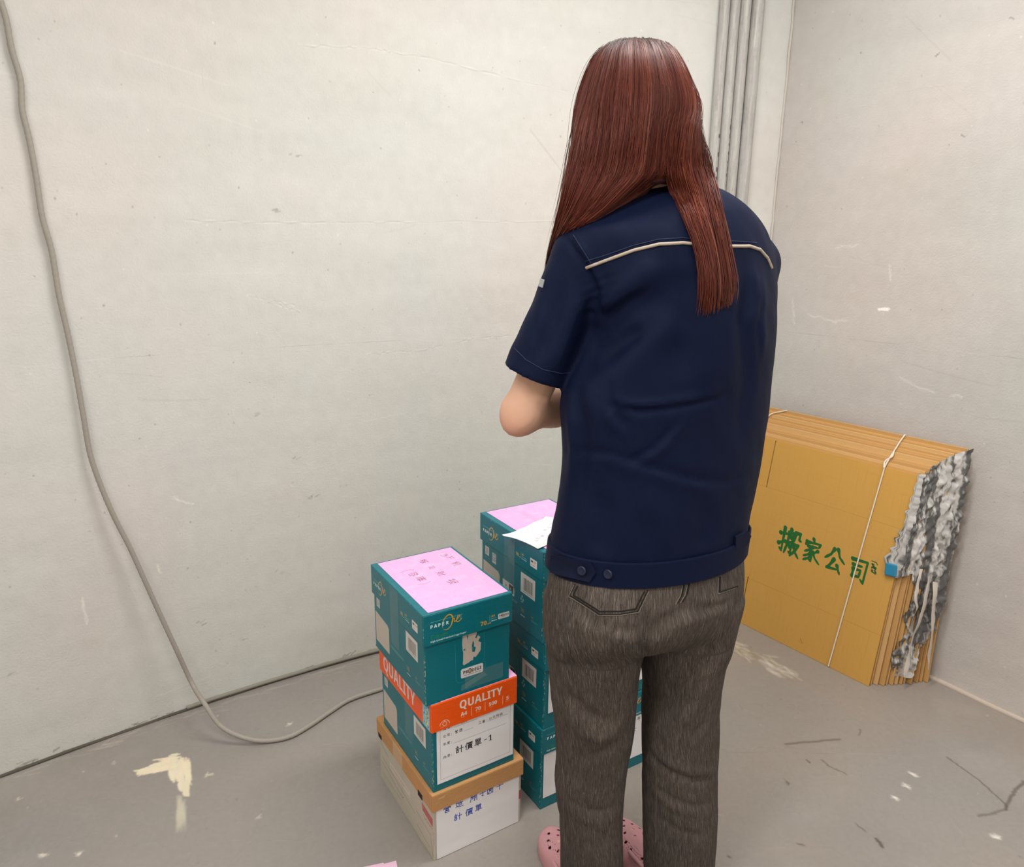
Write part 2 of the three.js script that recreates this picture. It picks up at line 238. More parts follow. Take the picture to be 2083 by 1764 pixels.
// the joint at the foot of the back wall: a dark ragged gap on the left, a grey sealant bead on the right
{
  const pts = []; for (let i = 0; i <= 200; i++) { const s = mix(0.2, A_LEN - 0.02, i / 200), p = A_CURVE.getPointAt(s / A_LEN), n = nA(s); pts.push(p.clone().addScaledVector(n, 0.001 + 0.0012 * noise3(s * 14, 0, 0)).setY(0.003 + 0.0022 * noise3(s * 9, 4, 0))); }
  structure('trim_1', tube(pts, 0.0052, 300, 6), std(0x5d574e, 0.95), 'dark ragged joint line at the foot of the cream wall');
  const q = []; for (let i = 0; i <= 120; i++) { const s = mix(onA(380, 1445).s, A_LEN - 0.02, i / 120), p = A_CURVE.getPointAt(s / A_LEN), n = nA(s); q.push(p.clone().addScaledVector(n, 0.003).setY(0.011 + 0.0012 * noise3(s * 12, 9, 0))); }
  structure('trim_2', tube(q, 0.0062, 260, 8), std(0x8f8b7f, 0.8), 'grey green sealant bead along the foot of the cream wall');
  const w = []; for (let i = 0; i <= 160; i++) { const s = mix(0.02, B_LEN - 0.1, i / 160), p = CORNER.clone().addScaledVector(B_DIR, s); w.push(p.addScaledVector(nB, 0.004 + 0.004 * noise3(s * 7, 1, 3)).setY(0.002 + 0.003 * noise3(s * 5, 2, 8))); }
  structure('trim_3', tube(w, 0.0095, 320, 7), std(0xc4b6a8, 0.9), 'pale plaster ridge along the foot of the right wall');
  // lumpy plaster bead up the corner
  const c = []; for (let i = 0; i <= 160; i++) { const h = 0.05 + (CEIL - 0.1) * i / 160; c.push(CORNER.clone().addScaledVector(B_DIR, 0.004 + 0.004 * noise3(h * 9, 5, 5)).addScaledVector(nB, 0.003 + 0.004 * Math.abs(noise3(h * 13, 1, 1))).setY(h)); }
  structure('trim_4', tube(c, 0.0048, 400, 6), std(0xc9c3b9, 0.9), 'rough plaster bead running up the room corner');
}
// luminaires on the ceiling, out of the picture: steel tray, diffuser that glows, area light just under it
LAMPS.forEach(([x, z, turn, len, wid, power], i) => {
  const g = thing('ceiling_light', ['white linear ceiling light nearest the cream wall', 'white linear ceiling light near the right wall', 'white linear ceiling light above the left of the viewer', 'white linear ceiling light behind the viewer'][i], 'ceiling light', [x, CEIL, z], turn, 'ceiling lights');
  mesh('housing', box(len + 0.04, 0.05, wid + 0.04, 0, -0.025, 0, 0.006), std(0xe4e2dc, 0.5), g);
  mesh('diffuser', box(len, 0.012, wid, 0, -0.056, 0, 0.004), std(0xf4f2ec, 0.6, { emissive: LAMP_COLOR, emissiveIntensity: 2 }), g);
  const l = new THREE.RectAreaLight(LAMP_COLOR, power, len, wid); l.name = 'lamp_light'; l.position.set(0, -0.07, 0); l.rotation.x = -Math.PI / 2; l.castShadow = true; g.add(l);
});

// four grey conduits up the back wall beside the corner
{
  const pipeText = (seed) => { const [c, x] = canvas(64, 1024, '#b3b0ab'), r = rng(seed); for (let i = 0; i < 2600; i++) { x.fillStyle = r() < .5 ? `rgba(140,136,130,${.25 * r()})` : `rgba(214,210,204,${.3 * r()})`; x.fillRect(r() * 64, r() * 1024, 1 + r() * 2, 3 + r() * 40); } x.save(); x.translate(0, 0); x.fillStyle = 'rgba(50,48,48,.85)'; for (const [a, b] of [[120, 200], [330, 520], [640, 800]]) for (let y = a; y < b; y += 7 + r() * 7) if (r() < .75) x.fillRect(15 + r() * 1.5, y, 4 + r() * 2, 3 + r() * 3); x.restore(); return texture(c); };
  const rad = [0.017, 0.018, 0.019, 0.0222], out = [0.021, 0.022, 0.024, 0.03]; let along = onA(1466, 40).s;
  rad.forEach((r0, i) => {
    if (i) along += rad[i - 1] + r0 + 0.003; const n = nA(along), p = A_CURVE.getPointAt(along / A_LEN).addScaledVector(n, out[i]);
    const m = std(0xffffff, 0.38, { map: pipeText(50 + i), specularIntensity: 0.6 });
    const g = new THREE.CylinderGeometry(rad[i], rad[i], CEIL - 0.01, 28, 1);
    const t = thing('conduit', ['grey plastic conduit farthest left of the four in the corner', 'grey plastic conduit second from the left of the four', 'grey plastic conduit third from the left of the four', 'thickest grey plastic conduit nearest the room corner'][i], 'conduit', [p.x, 0, p.z], -0.9 + i * 0.25, 'conduits beside the corner');
    mesh('pipe', g.translate(0, (CEIL - 0.01) / 2 + 0.004, 0), m, t);
  });
}
// the grey flexible cable hanging down the back wall and running along the floor behind the cartons
{
  const pts = [];
  for (const [px, py, off] of [[-30, -70, .012], [8, 30, .012], [22, 100, .012], [40, 165, .012], [44, 225, .012], [57, 280, .012], [72, 360, .012], [84, 440, .013], [103, 510, .014], [118, 600, .015], [136, 680, .016], [152, 760, .018], [166, 840, .02], [180, 920, .022], [196, 970, .026], [225, 1040, .034], [258, 1105, .042], [282, 1158, .05], [310, 1220, .06], [345, 1295, .075], [378, 1365, .09]]) { const o = onA(px, py); pts.push(o.p.clone().setY(o.h).addScaledVector(nA(o.s), off)); }
  const near = pts[pts.length - 1];
  const f = (px, py, h) => atHeight(px, py, h);
  pts.push(f(415, 1430, 0.115), f(450, 1478, 0.055), f(500, 1502, 0.022), f(545, 1507, 0.0085), f(590, 1498, 0.0085), f(630, 1476, 0.0085), f(670, 1449, 0.0085), f(710, 1424, 0.0085), f(768, 1404, 0.0085), f(820, 1388, 0.0085));
  const path = new THREE.CatmullRomCurve3(pts, false, 'centripetal'), N = 620, S = 10, pos = [], uv = [], idx = [], fr = path.computeFrenetFrames(N), c = V(0, 0, 0);
  for (let i = 0; i <= N; i++) { path.getPointAt(i / N, c); const r = 0.0068 + 0.0004 * Math.sin(i * 1.9); for (let k = 0; k <= S; k++) { const a = k / S * Math.PI * 2, nn = fr.normals[i], bb = fr.binormals[i]; pos.push(c.x + (nn.x * Math.cos(a) + bb.x * Math.sin(a)) * r, c.y + (nn.y * Math.cos(a) + bb.y * Math.sin(a)) * r, c.z + (nn.z * Math.cos(a) + bb.z * Math.sin(a)) * r); uv.push(k / S, i / 8); } }
  for (let i = 0; i < N; i++) for (let k = 0; k < S; k++) { const a = i * (S + 1) + k, b = a + S + 1; idx.push(a, b, a + 1, b, b + 1, a + 1); }
  const g = new THREE.BufferGeometry(); g.setAttribute('position', new THREE.Float32BufferAttribute(pos, 3)); g.setAttribute('uv', new THREE.Float32BufferAttribute(uv, 2)); g.setIndex(idx); g.computeVertexNormals();
  tag(mesh('cable', g, std(0xa09a90, 0.6)), 'grey flexible cable hanging down the cream wall and curling onto the floor', 'cable');
}

// ---------------------------------------------------------------- the cartons
const PPM = 2.2;                                   // print pixels per millimetre
const TEAL = '#00707c', ORANGE = '#fb5a08', KRAFT = '#c4925c', GOLD = '#eda22c';
function paperLogo(x, ox, oy, s) {                 // PAPER + big O + ne
  x.save(); x.translate(ox, oy); x.scale(s, s);
  x.strokeStyle = 'rgba(190,215,215,.85)'; x.lineWidth = 0.7; x.beginPath(); x.moveTo(0, -15); x.lineTo(80, -15); x.moveTo(77, -15); x.lineTo(76, -4); x.stroke();
  x.strokeStyle = GOLD;
  for (let i = 0; i < 60; i++) { const a = 2.5 + i / 59 * 5.9; x.lineWidth = 0.9 + 2.0 * Math.sin(i / 59 * Math.PI); x.beginPath(); for (let k = 0; k < 2; k++) { const b = a + k * 0.11; x.lineTo(43 + 12.5 * Math.cos(b) + Math.sin(b) * -3.5, -5 + 18 * Math.sin(b)); } x.stroke(); }
  x.fillStyle = '#f4f6f4'; x.font = '600 11.5px sans-serif'; [...'PAPER'].forEach((c, i) => x.fillText(c, i * 9.6, 0));
  x.strokeStyle = GOLD; x.lineCap = 'round'; x.lineJoin = 'round'; x.lineWidth = 1.9;
  x.beginPath(); x.moveTo(53, -1); x.lineTo(55.5, -10); x.moveTo(54, -4); x.bezierCurveTo(58, -13, 62, -12, 60, -5); x.quadraticCurveTo(59, 0, 62, -1.5); x.bezierCurveTo(70, -8, 76, -14, 72, -15); x.bezierCurveTo(66, -14, 62, 2, 69, 1); x.quadraticCurveTo(74, 0, 78, -5); x.stroke();
  x.restore();
}
function prodigi(x, ox, oy, w, h) {
  x.fillStyle = '#dcd9d8'; x.beginPath(); x.roundRect(ox, oy, w, h, h * 0.18); x.fill();
  x.fillStyle = '#15161c'; x.font = `700 ${h * 0.46}px sans-serif`; const f = (s, px) => x.fillText(s, ox + px * w, oy + h * 0.6);
  f('PR', 0.09); f('DIGI', 0.48); x.lineWidth = h * 0.07; x.strokeStyle = '#15161c'; x.beginPath(); x.ellipse(ox + 0.405 * w, oy + h * 0.43, w * 0.055, h * 0.24, 0, 0, 7); x.stroke(); x.fillStyle = '#e6a22c'; x.beginPath(); x.ellipse(ox + 0.415 * w, oy + h * 0.45, w * 0.025, h * 0.2, 0, 0, 7); x.fill();
  x.fillStyle = 'rgba(40,40,46,.7)'; for (let i = 0; i < 24; i++) if (i % 5) x.fillRect(ox + w * (0.1 + i * 0.033), oy + h * 0.74, w * 0.022, h * 0.07);
}
function microText(x, ox, oy, w, lines, r, color, size = 1.1) { x.fillStyle = color; for (let l = 0; l < lines; l++) { let p = 0; while (p < w * (l === lines - 1 ? 0.7 : 1)) { const q = 1.2 + r() * 3.4; x.fillRect(ox + p, oy + l * size * 2.3, q, size); p += q + 0.9; } } }
function barcode(x, ox, oy, w, h, r) { x.fillStyle = '#d9d4ce'; x.fillRect(ox, oy, w, h); x.fillStyle = '#5a5450'; let p = w * 0.2; while (p < w * 0.84) { const q = 0.5 + r() * 2.2; x.fillRect(ox + p, oy + h * 0.2, q, h * 0.62); p += q + 0.6 + r() * 1.9; } x.fillStyle = '#6a6460'; for (let i = 0; i < 12; i++) x.fillRect(ox + w * (0.2 + i * 0.053), oy + h * 0.87, 1.5, 2.2); }
function recycle(x, ox, oy, s) { x.strokeStyle = '#b9cfcd'; x.lineWidth = s * 0.13; x.lineJoin = 'round'; x.beginPath(); for (let i = 0; i < 3; i++) { const a = -Math.PI / 2 + i * 2.094; i ? x.lineTo(ox + s * .5 * Math.cos(a), oy + s * .5 * Math.sin(a)) : x.moveTo(ox + s * .5 * Math.cos(a), oy + s * .5 * Math.sin(a)); } x.closePath(); x.stroke(); x.fillStyle = TEAL; for (const a of [-0.5, 1.6, 3.7]) x.fillRect(ox + s * .26 * Math.cos(a) - s * .07, oy + s * .26 * Math.sin(a) - s * .07, s * .14, s * .14); x.fillStyle = '#b9cfcd'; x.fillRect(ox - s * 0.25, oy + s * 0.5, s * 0.5, s * 0.14); }
function scuffs(x, w, h, r, n, edge = '#bcd0cc') {  // rubbed edges and nicks where the print has worn off
  for (let i = 0; i < n; i++) { const side = Math.floor(r() * 4), t = r(); x.fillStyle = r() < 0.6 ? edge : '#c9b79a'; x.globalAlpha = 0.25 + 0.6 * r(); const L = 0.8 + r() * 5, e = 0.25 + r() * 0.8; if (side === 0) x.fillRect(t * w, 0, L, e); else if (side === 1) x.fillRect(t * w, h - e, L, e); else if (side === 2) x.fillRect(0, t * h, e, L); else x.fillRect(w - e, t * h, e, L); }
  for (let i = 0; i < n / 4; i++) { x.globalAlpha = 0.15 + 0.3 * r(); x.strokeStyle = edge; x.lineWidth = 0.25 + r() * 0.3; const a = r() * w, b = r() * h; x.beginPath(); x.moveTo(a, b); x.lineTo(a + (r() - .5) * 14, b + (r() - .5) * 14); x.stroke(); }
  x.globalAlpha = 1;
}
// an atlas: front print, side print, plain board
function atlas(w, d, h, seed, fill, front, side, plainFill = fill) {
  const fw = Math.ceil(w * PPM), sw = Math.ceil(d * PPM), hh = Math.ceil(h * PPM), W = fw + sw + 60, H = hh;
  const [c, x] = canvas(W, H, fill), r = rng(seed);
  x.fillStyle = plainFill; x.fillRect(fw + sw, 0, 60, H);
  for (let i = 0; i < 1600; i++) { x.fillStyle = r() < .5 ? 'rgba(0,0,0,.035)' : 'rgba(255,255,255,.035)'; x.fillRect(r() * W, r() * H, 3 + r() * 40, 1 + r() * 2); }
  const part = (ox, ww, fn) => { x.save(); x.beginPath(); x.rect(ox, 0, ww * PPM, H); x.clip(); x.translate(ox, 0); x.scale(PPM, PPM); fn(x, ww, h, r); x.restore(); };
  part(0, w, front); part(fw, d, side);
  return { tex: texture(c), F: [0, 0, fw / W, 1], S: [fw / W, 0, (fw + sw) / W, 1], P: [(fw + sw + 10) / W, 0.1, (fw + sw + 50) / W, 0.9] };
}
function panel(w, h, t, rect, r = 0.0011) {         // a board facing +z with its print across the face
  const g = box(w, h, t, 0, 0, 0, r), p = g.attributes.position, uv = g.attributes.uv;
  for (let i = 0; i < p.count; i++) uv.setXY(i, mix(rect[0], rect[2], clamp(p.getX(i) / w + 0.5, 0, 1)), mix(rect[1], rect[3], clamp(p.getY(i) / h + 0.5, 0, 1)));
  return g;
}
function shell(w, h, d, t, A, sides = 4) {          // four printed walls around, front at +z
  return [panel(w - 0.0016, h, t, A.F).translate(0, h / 2, d / 2 - t / 2), panel(w - 0.0016, h, t, A.F).rotateY(Math.PI).translate(0, h / 2, -d / 2 + t / 2),
    panel(d - 2 * t - 0.001, h, t, A.S).rotateY(-Math.PI / 2).translate(-w / 2 + t / 2, h / 2, 0), panel(d - 2 * t - 0.001, h, t, A.S).rotateY(Math.PI / 2).translate(w / 2 - t / 2, h / 2, 0)];
}
const TAPE = std(0xe8e4da, 0.25, { transparent: true, opacity: 0.07 });
function tapeStrip(parent, w, h, pos, turn = 0, seed = 1) {
  const g = new THREE.PlaneGeometry(w, h, 10, 16), p = g.attributes.position; for (let i = 0; i < p.count; i++) p.setZ(i, 0.0006 * fbm(p.getX(i) * 60 + seed * 9, p.getY(i) * 40, seed, 3)); g.computeVertexNormals();
  const m = mesh('tape', g, TAPE, parent); m.position.set(...pos); m.rotation.y = turn; m.userData.label = 'strip of clear packing tape'; return m;
}
function sheet(w, h, tex, bow = 0.0012, seed = 1) {   // a hanging paper sheet facing +z with creases
  const nx = 24, ny = 24, f = new THREE.PlaneGeometry(w, h, nx, ny), p = f.attributes.position;
  for (let i = 0; i < p.count; i++) { const x = p.getX(i) / w, y = p.getY(i) / h; p.setZ(i, 0.0008 + bow * (0.6 + 0.9 * fbm(x * 3 + seed, y * 4, seed, 3)) * (1 - 1.6 * Math.abs(x) ** 3)); }
  f.computeVertexNormals(); return f;
}
function carton(o) {
  const { w, d, h, lidH } = o, uz = [Math.sin(o.yaw), Math.cos(o.yaw)], ux = [Math.cos(o.yaw), -Math.sin(o.yaw)];
  const g = thing('paper_carton', o.label, 'carton', [o.F[0] + ux[0] * w / 2 - uz[0] * d / 2, o.y, o.F[1] + ux[1] * w / 2 - uz[1] * d / 2], o.yaw, o.group);
  const t = 0.003, bw = w - 0.0085, bd = d - 0.0085, bh = h - 0.004;
  const bm = std(0xffffff, o.rough ?? 0.36, { map: o.body.tex, specularIntensity: 0.9 }), lm = std(0xffffff, o.lidRough ?? o.rough ?? 0.36, { map: o.lid.tex, specularIntensity: 0.9 });
  mesh('body', join([...shell(bw, bh, bd, t, o.body), panel(bw, bd, 0.003, o.body.P).rotateX(-Math.PI / 2).translate(0, 0.002, 0), panel(bw - .01, bd - .01, 0.003, o.body.P).rotateX(-Math.PI / 2).translate(0, bh - 0.004, 0)]), bm, g);
  const lid = mesh('lid', join([...shell(w, lidH - 0.002, d, t, o.lid), panel(w - 0.001, d - 0.001, 0.003, o.lid.P, 0.0014).rotateX(-Math.PI / 2).translate(0, lidH - 0.0015, 0)]), lm, g);
  lid.position.y = h - lidH;
  return { g, lid, w, d, h };
}
const tealLid = (seed, frontExtra) => atlas(224, 303, 74, seed, TEAL, (x, w, h, r) => {
  paperLogo(x, 16, 33, 0.98); x.fillStyle = '#2f8a4a'; x.font = '400 15px sans-serif'; x.fillText('Copier', 16, 60); x.strokeStyle = '#2f8a4a'; x.lineWidth = 0.5; x.beginPath(); x.moveTo(62, 59); x.lineTo(76, 59); x.stroke();
  x.fillStyle = '#dfe6e4'; x.font = '600 5.6px sans-serif'; x.fillText('High Speed Premium Copy Paper', 16, 68);
  x.fillStyle = GOLD; x.font = '700 15px sans-serif'; x.fillText('70', 140, 62); x.font = '600 5px sans-serif'; x.fillText('gsm', 158, 62); x.fillStyle = '#b9cfcd'; x.fillRect(164, 40, 0.7, 23); x.fillStyle = GOLD; x.font = '700 8px sans-serif'; x.fillText('A4', 168, 48); microText(x, 168, 51, 16, 1, r, '#b9cfcd', 1); microText(x, 168, 56, 18, 1, r, '#eef2f0', 1.8);
  prodigi(x, 186, 44, 30, 14); scuffs(x, w, h, r, 26);
}, (x, w, h, r) => {
  paperLogo(x, 14, 44, 1.02); x.fillStyle = GOLD; x.font = '700 12px sans-serif'; x.fillText('70', 182, 50); x.font = '600 4px sans-serif'; x.fillText('gsm', 197, 50); x.fillStyle = '#8fb0ae'; x.fillRect(206, 34, 0.6, 18); x.fillStyle = GOLD; x.font = '700 7px sans-serif'; x.fillText('A4', 210, 40); microText(x, 210, 44, 26, 1, r, '#b9cfcd', 1); microText(x, 210, 49, 30, 1, r, '#e6ecea', 1.6);
  x.fillStyle = '#e2ddd6'; x.beginPath(); x.roundRect(248, 32, 30, 22, 1.5); x.fill(); x.fillStyle = '#5a7a58'; x.font = '700 9px sans-serif'; x.fillText('✓', 250, 46); x.fillStyle = '#3c3a38'; x.fillRect(252, 37, 8, 5); microText(x, 263, 37, 12, 2, r, '#6a6a62', 1.4); microText(x, 252, 48, 22, 1, r, '#7a7a70', 1.2);
  scuffs(x, w, h, r, 30);
});
const tealBody = (seed, torn, full) => atlas(216, 295, 230, seed, TEAL, (x, w, h, r) => {
  if (torn) {
    x.fillStyle = '#c9bcae'; x.beginPath(); const e = [[92, 76], [128, 74], [129, 82], [124, 92], [133, 86], [138, 92], [134, 102], [140, 106], [141, 118], [138, 128], [132, 136], [124, 142], [122, 136], [120, 146], [110, 150], [96, 155], [92, 150], [94, 120], [92, 100]]; e.forEach(([a, b], i) => { for (let k = 0; k < 4; k++) { const n = e[(i + 1) % e.length], t = k / 4; x.lineTo(mix(a, n[0], t) + (r() - .5) * 2.4, mix(b, n[1], t) + (r() - .5) * 2.4); } }); x.closePath(); x.fill();
    x.fillStyle = TEAL; for (const pl of [[[119, 96], [123, 104], [121, 112], [126, 116], [124, 128], [118, 126], [117, 108]], [[94, 114], [100, 110], [98, 116]], [[100, 115], [103, 114], [101, 119]], [[104, 78], [106, 78], [107, 92], [105, 88]], [[126, 90], [133, 80], [134, 82], [129, 92]]]) { x.beginPath(); pl.forEach((q) => x.lineTo(q[0] + (r() - .5) * 1.5, q[1] + (r() - .5) * 1.5)); x.closePath(); x.fill(); }
    for (let i = 0; i < 60; i++) { x.strokeStyle = r() < .5 ? 'rgba(168,152,138,.5)' : 'rgba(226,218,208,.5)'; x.lineWidth = .4; const a = 94 + r() * 40, b = 80 + r() * 66; x.beginPath(); x.moveTo(a, b); x.lineTo(a + (r() - .5) * 2, b + 4 + r() * 7); x.stroke(); }
    prodigi(x, 88, 163, 58, 25);
    x.strokeStyle = 'rgba(190,214,210,.5)'; x.lineWidth = .5; x.beginPath(); x.moveTo(74, 90); x.lineTo(76, 186); x.quadraticCurveTo(80, 200, 92, 198); x.lineTo(140, 184); x.quadraticCurveTo(156, 178, 152, 164); x.quadraticCurveTo(142, 156, 150, 148); x.lineTo(148, 80); x.stroke();
    x.fillStyle = 'rgba(150,146,140,.5)'; x.beginPath(); x.moveTo(90, 206); x.lineTo(148, 188); x.lineTo(156, 200); x.lineTo(88, 222); x.fill();
  }
  scuffs(x, w, h, r, 60); x.fillStyle = '#c3ad8c'; for (let i = 0; i < 9; i++) x.fillRect(0, 70 + r() * 155, .4 + r() * .8, 1 + r() * 6);
}, (x, w, h, r) => {
  x.fillStyle = '#c3c2be'; x.fillRect(14, 80, 22, 24); x.strokeStyle = '#4a5452'; x.lineWidth = 1; if (full) { x.fillRect(52, 86, 21, 28); x.strokeRect(56, 90, 12, 9); microText(x, 55, 102, 14, 3, r, '#5c6462', 1); } x.beginPath(); x.moveTo(25, 84); x.lineTo(21, 94); x.lineTo(29, 94); x.closePath(); x.stroke(); microText(x, 16, 98, 17, 1, r, '#5c6462', 1.2); microText(x, 12, 110, 40, 1, r, 'rgba(180,206,204,.7)', .9);
  x.fillStyle = '#c9bdb0'; x.beginPath(); x.moveTo(5, 122); x.lineTo(84, 128); x.lineTo(92, 136); x.lineTo(92, 206); x.lineTo(5, 206); x.fill();
  if (full) { x.fillStyle = '#d8d3cc'; x.beginPath(); x.roundRect(108, 136, 58, 28, [2, 12, 2, 2]); x.fill(); x.fillStyle = '#26282a'; x.fillRect(140, 139, 22, 20); x.fillStyle = '#d8d3cc'; x.font = '700 10px sans-serif'; x.fillText('A', 144, 154); x.fillStyle = '#3a3c3c'; x.font = '600 7px sans-serif'; x.fillText('70', 120, 152); recycle(x, 204, 152, 16); }
  microText(x, 102, 172, 78, 4, r, 'rgba(178,204,202,.75)', .9);
  barcode(x, 196, 84, 66, 52, r);
  x.fillStyle = '#a98a3c'; x.font = '700 14px sans-serif'; x.fillText('70', 198, 188); x.font = '600 8px sans-serif'; x.fillText('A4', 246, 186); microText(x, 246, 190, 32, 2, r, 'rgba(180,206,204,.7)', .9); microText(x, 198, 196, 26, 1, r, '#e6ecea', 2.2);
  scuffs(x, w, h, r, 60); x.fillStyle = '#c3ad8c'; for (let i = 0; i < 7; i++) x.fillRect(w - 1, 90 + r() * 130, 1, 1 + r() * 6);
});
const orangeLid = atlas(226, 305, 72, 61, ORANGE, (x, w, h, r) => {
  x.fillStyle = '#ece4dc'; x.font = '800 30px sans-serif'; x.save(); x.translate(70, 33); x.scale(0.92, 1); x.fillText('QUALITY', 0, 0); x.restore();
  x.font = '700 14px sans-serif'; x.fillText('A4', 74, 54); x.fillText('70', 112, 54); x.fillText('500', 148, 54); x.fillText('5', 196, 54); for (const p of [102, 138, 186]) x.fillRect(p, 38, 1, 24); for (const p of [75, 114, 150, 194]) microText(x, p, 57, 15, 1, r, '#e8c8b0', 1);
  x.strokeStyle = '#efd2bc'; x.lineWidth = 1.6; x.beginPath(); x.arc(33, 60, 12, Math.PI, 0); x.stroke(); x.beginPath(); x.arc(33, 57, 5, 0, 7); x.stroke(); x.beginPath(); x.moveTo(33, 48); x.lineTo(33, 53); x.stroke(); microText(x, 22, 63, 22, 2, r, '#f2b890', .9);
  scuffs(x, w, h, r, 30, '#f6c39a');
}, (x, w, h, r) => {
  x.fillStyle = '#e2d6d6'; x.font = '800 55px sans-serif'; x.save(); x.translate(24, 56); x.scale(0.86, 1); x.fillText('QUALITY', 0, 0); x.restore();
  x.fillStyle = '#2a9ac8'; x.fillRect(264, 0, 36, 72); x.fillStyle = '#8fc6d6'; x.fillRect(264, 14, 36, 58); for (let i = 0; i < 46; i++) { x.fillStyle = ['#e6d84a', '#3a8ac0', '#eef2f4', '#78b04a', '#2a6ca0'][Math.floor(r() * 5)]; x.beginPath(); x.ellipse(268 + r() * 28, 18 + r() * 48, 1 + r() * 3, 1 + r() * 3, 0, 0, 7); x.fill(); }
  scuffs(x, w, h, r, 30, '#f6c39a');
}, ORANGE);
const kraftLid = atlas(249, 338, 46, 71, KRAFT, (x, w, h, r) => { x.fillStyle = '#d8cdb8'; x.save(); x.translate(16, 12); x.rotate(-.06); x.fillRect(0, 0, 16, 1.3); x.restore(); for (let i = 0; i < 60; i++) { x.fillStyle = 'rgba(120,80,44,.1)'; x.fillRect(r() * w, r() * h, 10 + r() * 40, .5); } scuffs(x, w, h, r, 16, '#c99a64'); }, (x, w, h, r) => { x.fillStyle = 'rgba(214,200,180,.45)'; x.fillRect(110, 0, 60, h); for (let i = 0; i < 60; i++) { x.fillStyle = 'rgba(120,80,44,.1)'; x.fillRect(r() * w, r() * h, 10 + r() * 40, .5); } scuffs(x, w, h, r, 16, '#c99a64'); });
const paleBody = atlas(240, 330, 180, 81, '#c4bcab', (x, w, h, r) => { x.fillStyle = '#a8a08f'; x.fillRect(8, 0, 1, h); scuffs(x, w, h, r, 30, '#8c8472'); x.fillStyle = 'rgba(176,64,60,.85)'; x.fillRect(230, 88, 10, 26); }, (x, w, h, r) => {
  x.fillStyle = '#b84a4a'; x.globalAlpha = .85; x.beginPath(); x.moveTo(270, 62); x.lineTo(330, 66); x.lineTo(330, 88); x.lineTo(274, 82); x.fill(); x.globalAlpha = 1; x.strokeStyle = '#a8794a'; x.lineWidth = 2; x.beginPath(); x.moveTo(280, 90); for (let i = 0; i < 8; i++) x.lineTo(282 + i * 6.5, 92 + (i % 2) * 4 + r() * 2); x.stroke();
  x.strokeStyle = '#7d7666'; x.lineWidth = 1.4; for (const l of [[[10, 66], [60, 78]], [[10, 120], [150, 138], [160, 130]], [[20, 104], [230, 126]], [[236, 112], [318, 120], [330, 172]], [[236, 150], [312, 160]]]) { x.beginPath(); l.forEach((q) => x.lineTo(...q)); x.stroke(); }
  x.fillStyle = '#d6ccc2'; x.fillRect(70, 84, 130, 18); microText(x, 76, 90, 118, 2, r, '#b48f8a', 2); microText(x, 20, 150, 120, 3, r, '#a39b8a', 1.2);
  scuffs(x, w, h, r, 60, '#a59b86');
});
const bodyA = tealBody(5, true), bodyB = tealBody(6, false, false), bodyC = tealBody(16, false, true), lidA = tealLid(7), lidB = tealLid(8);
const YAW = 0.56, PINK = '#f9b2e0';

function pinkSheet(box_, write, w = 0.2, d = 0.288, ox = 0.004, oz = 0) {
  const [c, x] = canvas(420, 594, PINK), r = rng(9 + Math.round(ox * 1e4));
  for (let i = 0; i < 200; i++) { x.fillStyle = r() < .5 ? 'rgba(255,255,255,.05)' : 'rgba(210,150,196,.04)'; x.fillRect(r() * 420, r() * 594, 10 + r() * 60, 10 + r() * 40); }
  write(x, r);
  const g = box(w, 0.0009, d, 0, 0, 0, 0), p = g.attributes.position, uv = g.attributes.uv; for (let i = 0; i < p.count; i++) uv.setXY(i, p.getX(i) / w + .5, .5 - p.getZ(i) / d);
  const m = mesh('pink_sheet', g, std(0xffffff, 0.7, { map: texture(c) }), box_.lid); m.position.set(ox, box_.lid.userData.top + 0.0006, oz); m.userData.label = 'pink paper sheet with handwriting on the lid'; return m;
}
function frontSheet(b, w, h, y, draw, ox = 0, z = 0) {
  const W = Math.round(w * 3000), H = Math.round(h * 3000), [c, x] = canvas(W, H, '#f1f0f0'); x.scale(3, 3); draw(x, w * 1000, h * 1000, rng(33));
  const m = mesh('label_sheet', sheet(w, h, null, 0.0012, w * 10 + y * 7), std(0xffffff, 0.65, { map: texture(c), side: THREE.DoubleSide }), b.g);
  m.position.set(ox, y, b.d / 2 - 0.0042 + z); m.userData.label = 'white paper label stuck to the carton front'; return m;
}
// left stack, from the floor up
const L3 = carton({ label: 'off-white carton with brown lid at the bottom of the left stack', F: [-0.1721, -1.3998], yaw: YAW, y: 0, w: 0.2493, d: 0.3385, h: 0.1837, lidH: 0.046, body: paleBody, lid: kraftLid, rough: 0.6, lidRough: 0.75 });
frontSheet(L3, 0.226, 0.148, 0.0755, (x, w, h, r) => {
  x.strokeStyle = '#2743a8'; x.lineWidth = 1.5; const row = [['ying', 18, 20], ['zao', 50, 20], ['zhou', 88, 21], ['zi', 114, 19], ['yuan', 134, 20], ['shi', 160, 21]]; row.forEach(([id, px, s], i) => strokes(x, id, px, 9 + (i > 2 ? -1 : 0), s, 1.9, { wob: 1.2, seed: i })); [['ji', 46, 20], ['jiaa', 76, 20], ['dan', 102, 19]].forEach(([id, px, s], i) => strokes(x, id, px, 44, s, 1.9, { wob: 1.2, seed: 9 + i }));
});
for (const [z, s] of [[-0.145, 1], [0.105, 1.15]]) { const m = mesh('hand_hole_shade', box(0.0012, 0.012 * s, 0.021 * s, 0, 0, 0, 0.0005), std(0x2b1d12, 0.95), L3.g); m.position.set(-L3.w / 2 - 0.0004, 0.1837 - 0.043, z); }  // thin dark plates on the side, coloured like the shade inside hand holes
tapeStrip(L3.g, 0.05, 0.15, [-L3.w / 2 - 0.0016, 0.1, -0.03], -Math.PI / 2, 2); tapeStrip(L3.g, 0.05, 0.16, [-L3.w / 2 - 0.0018, 0.085, 0.142], -Math.PI / 2, 3);

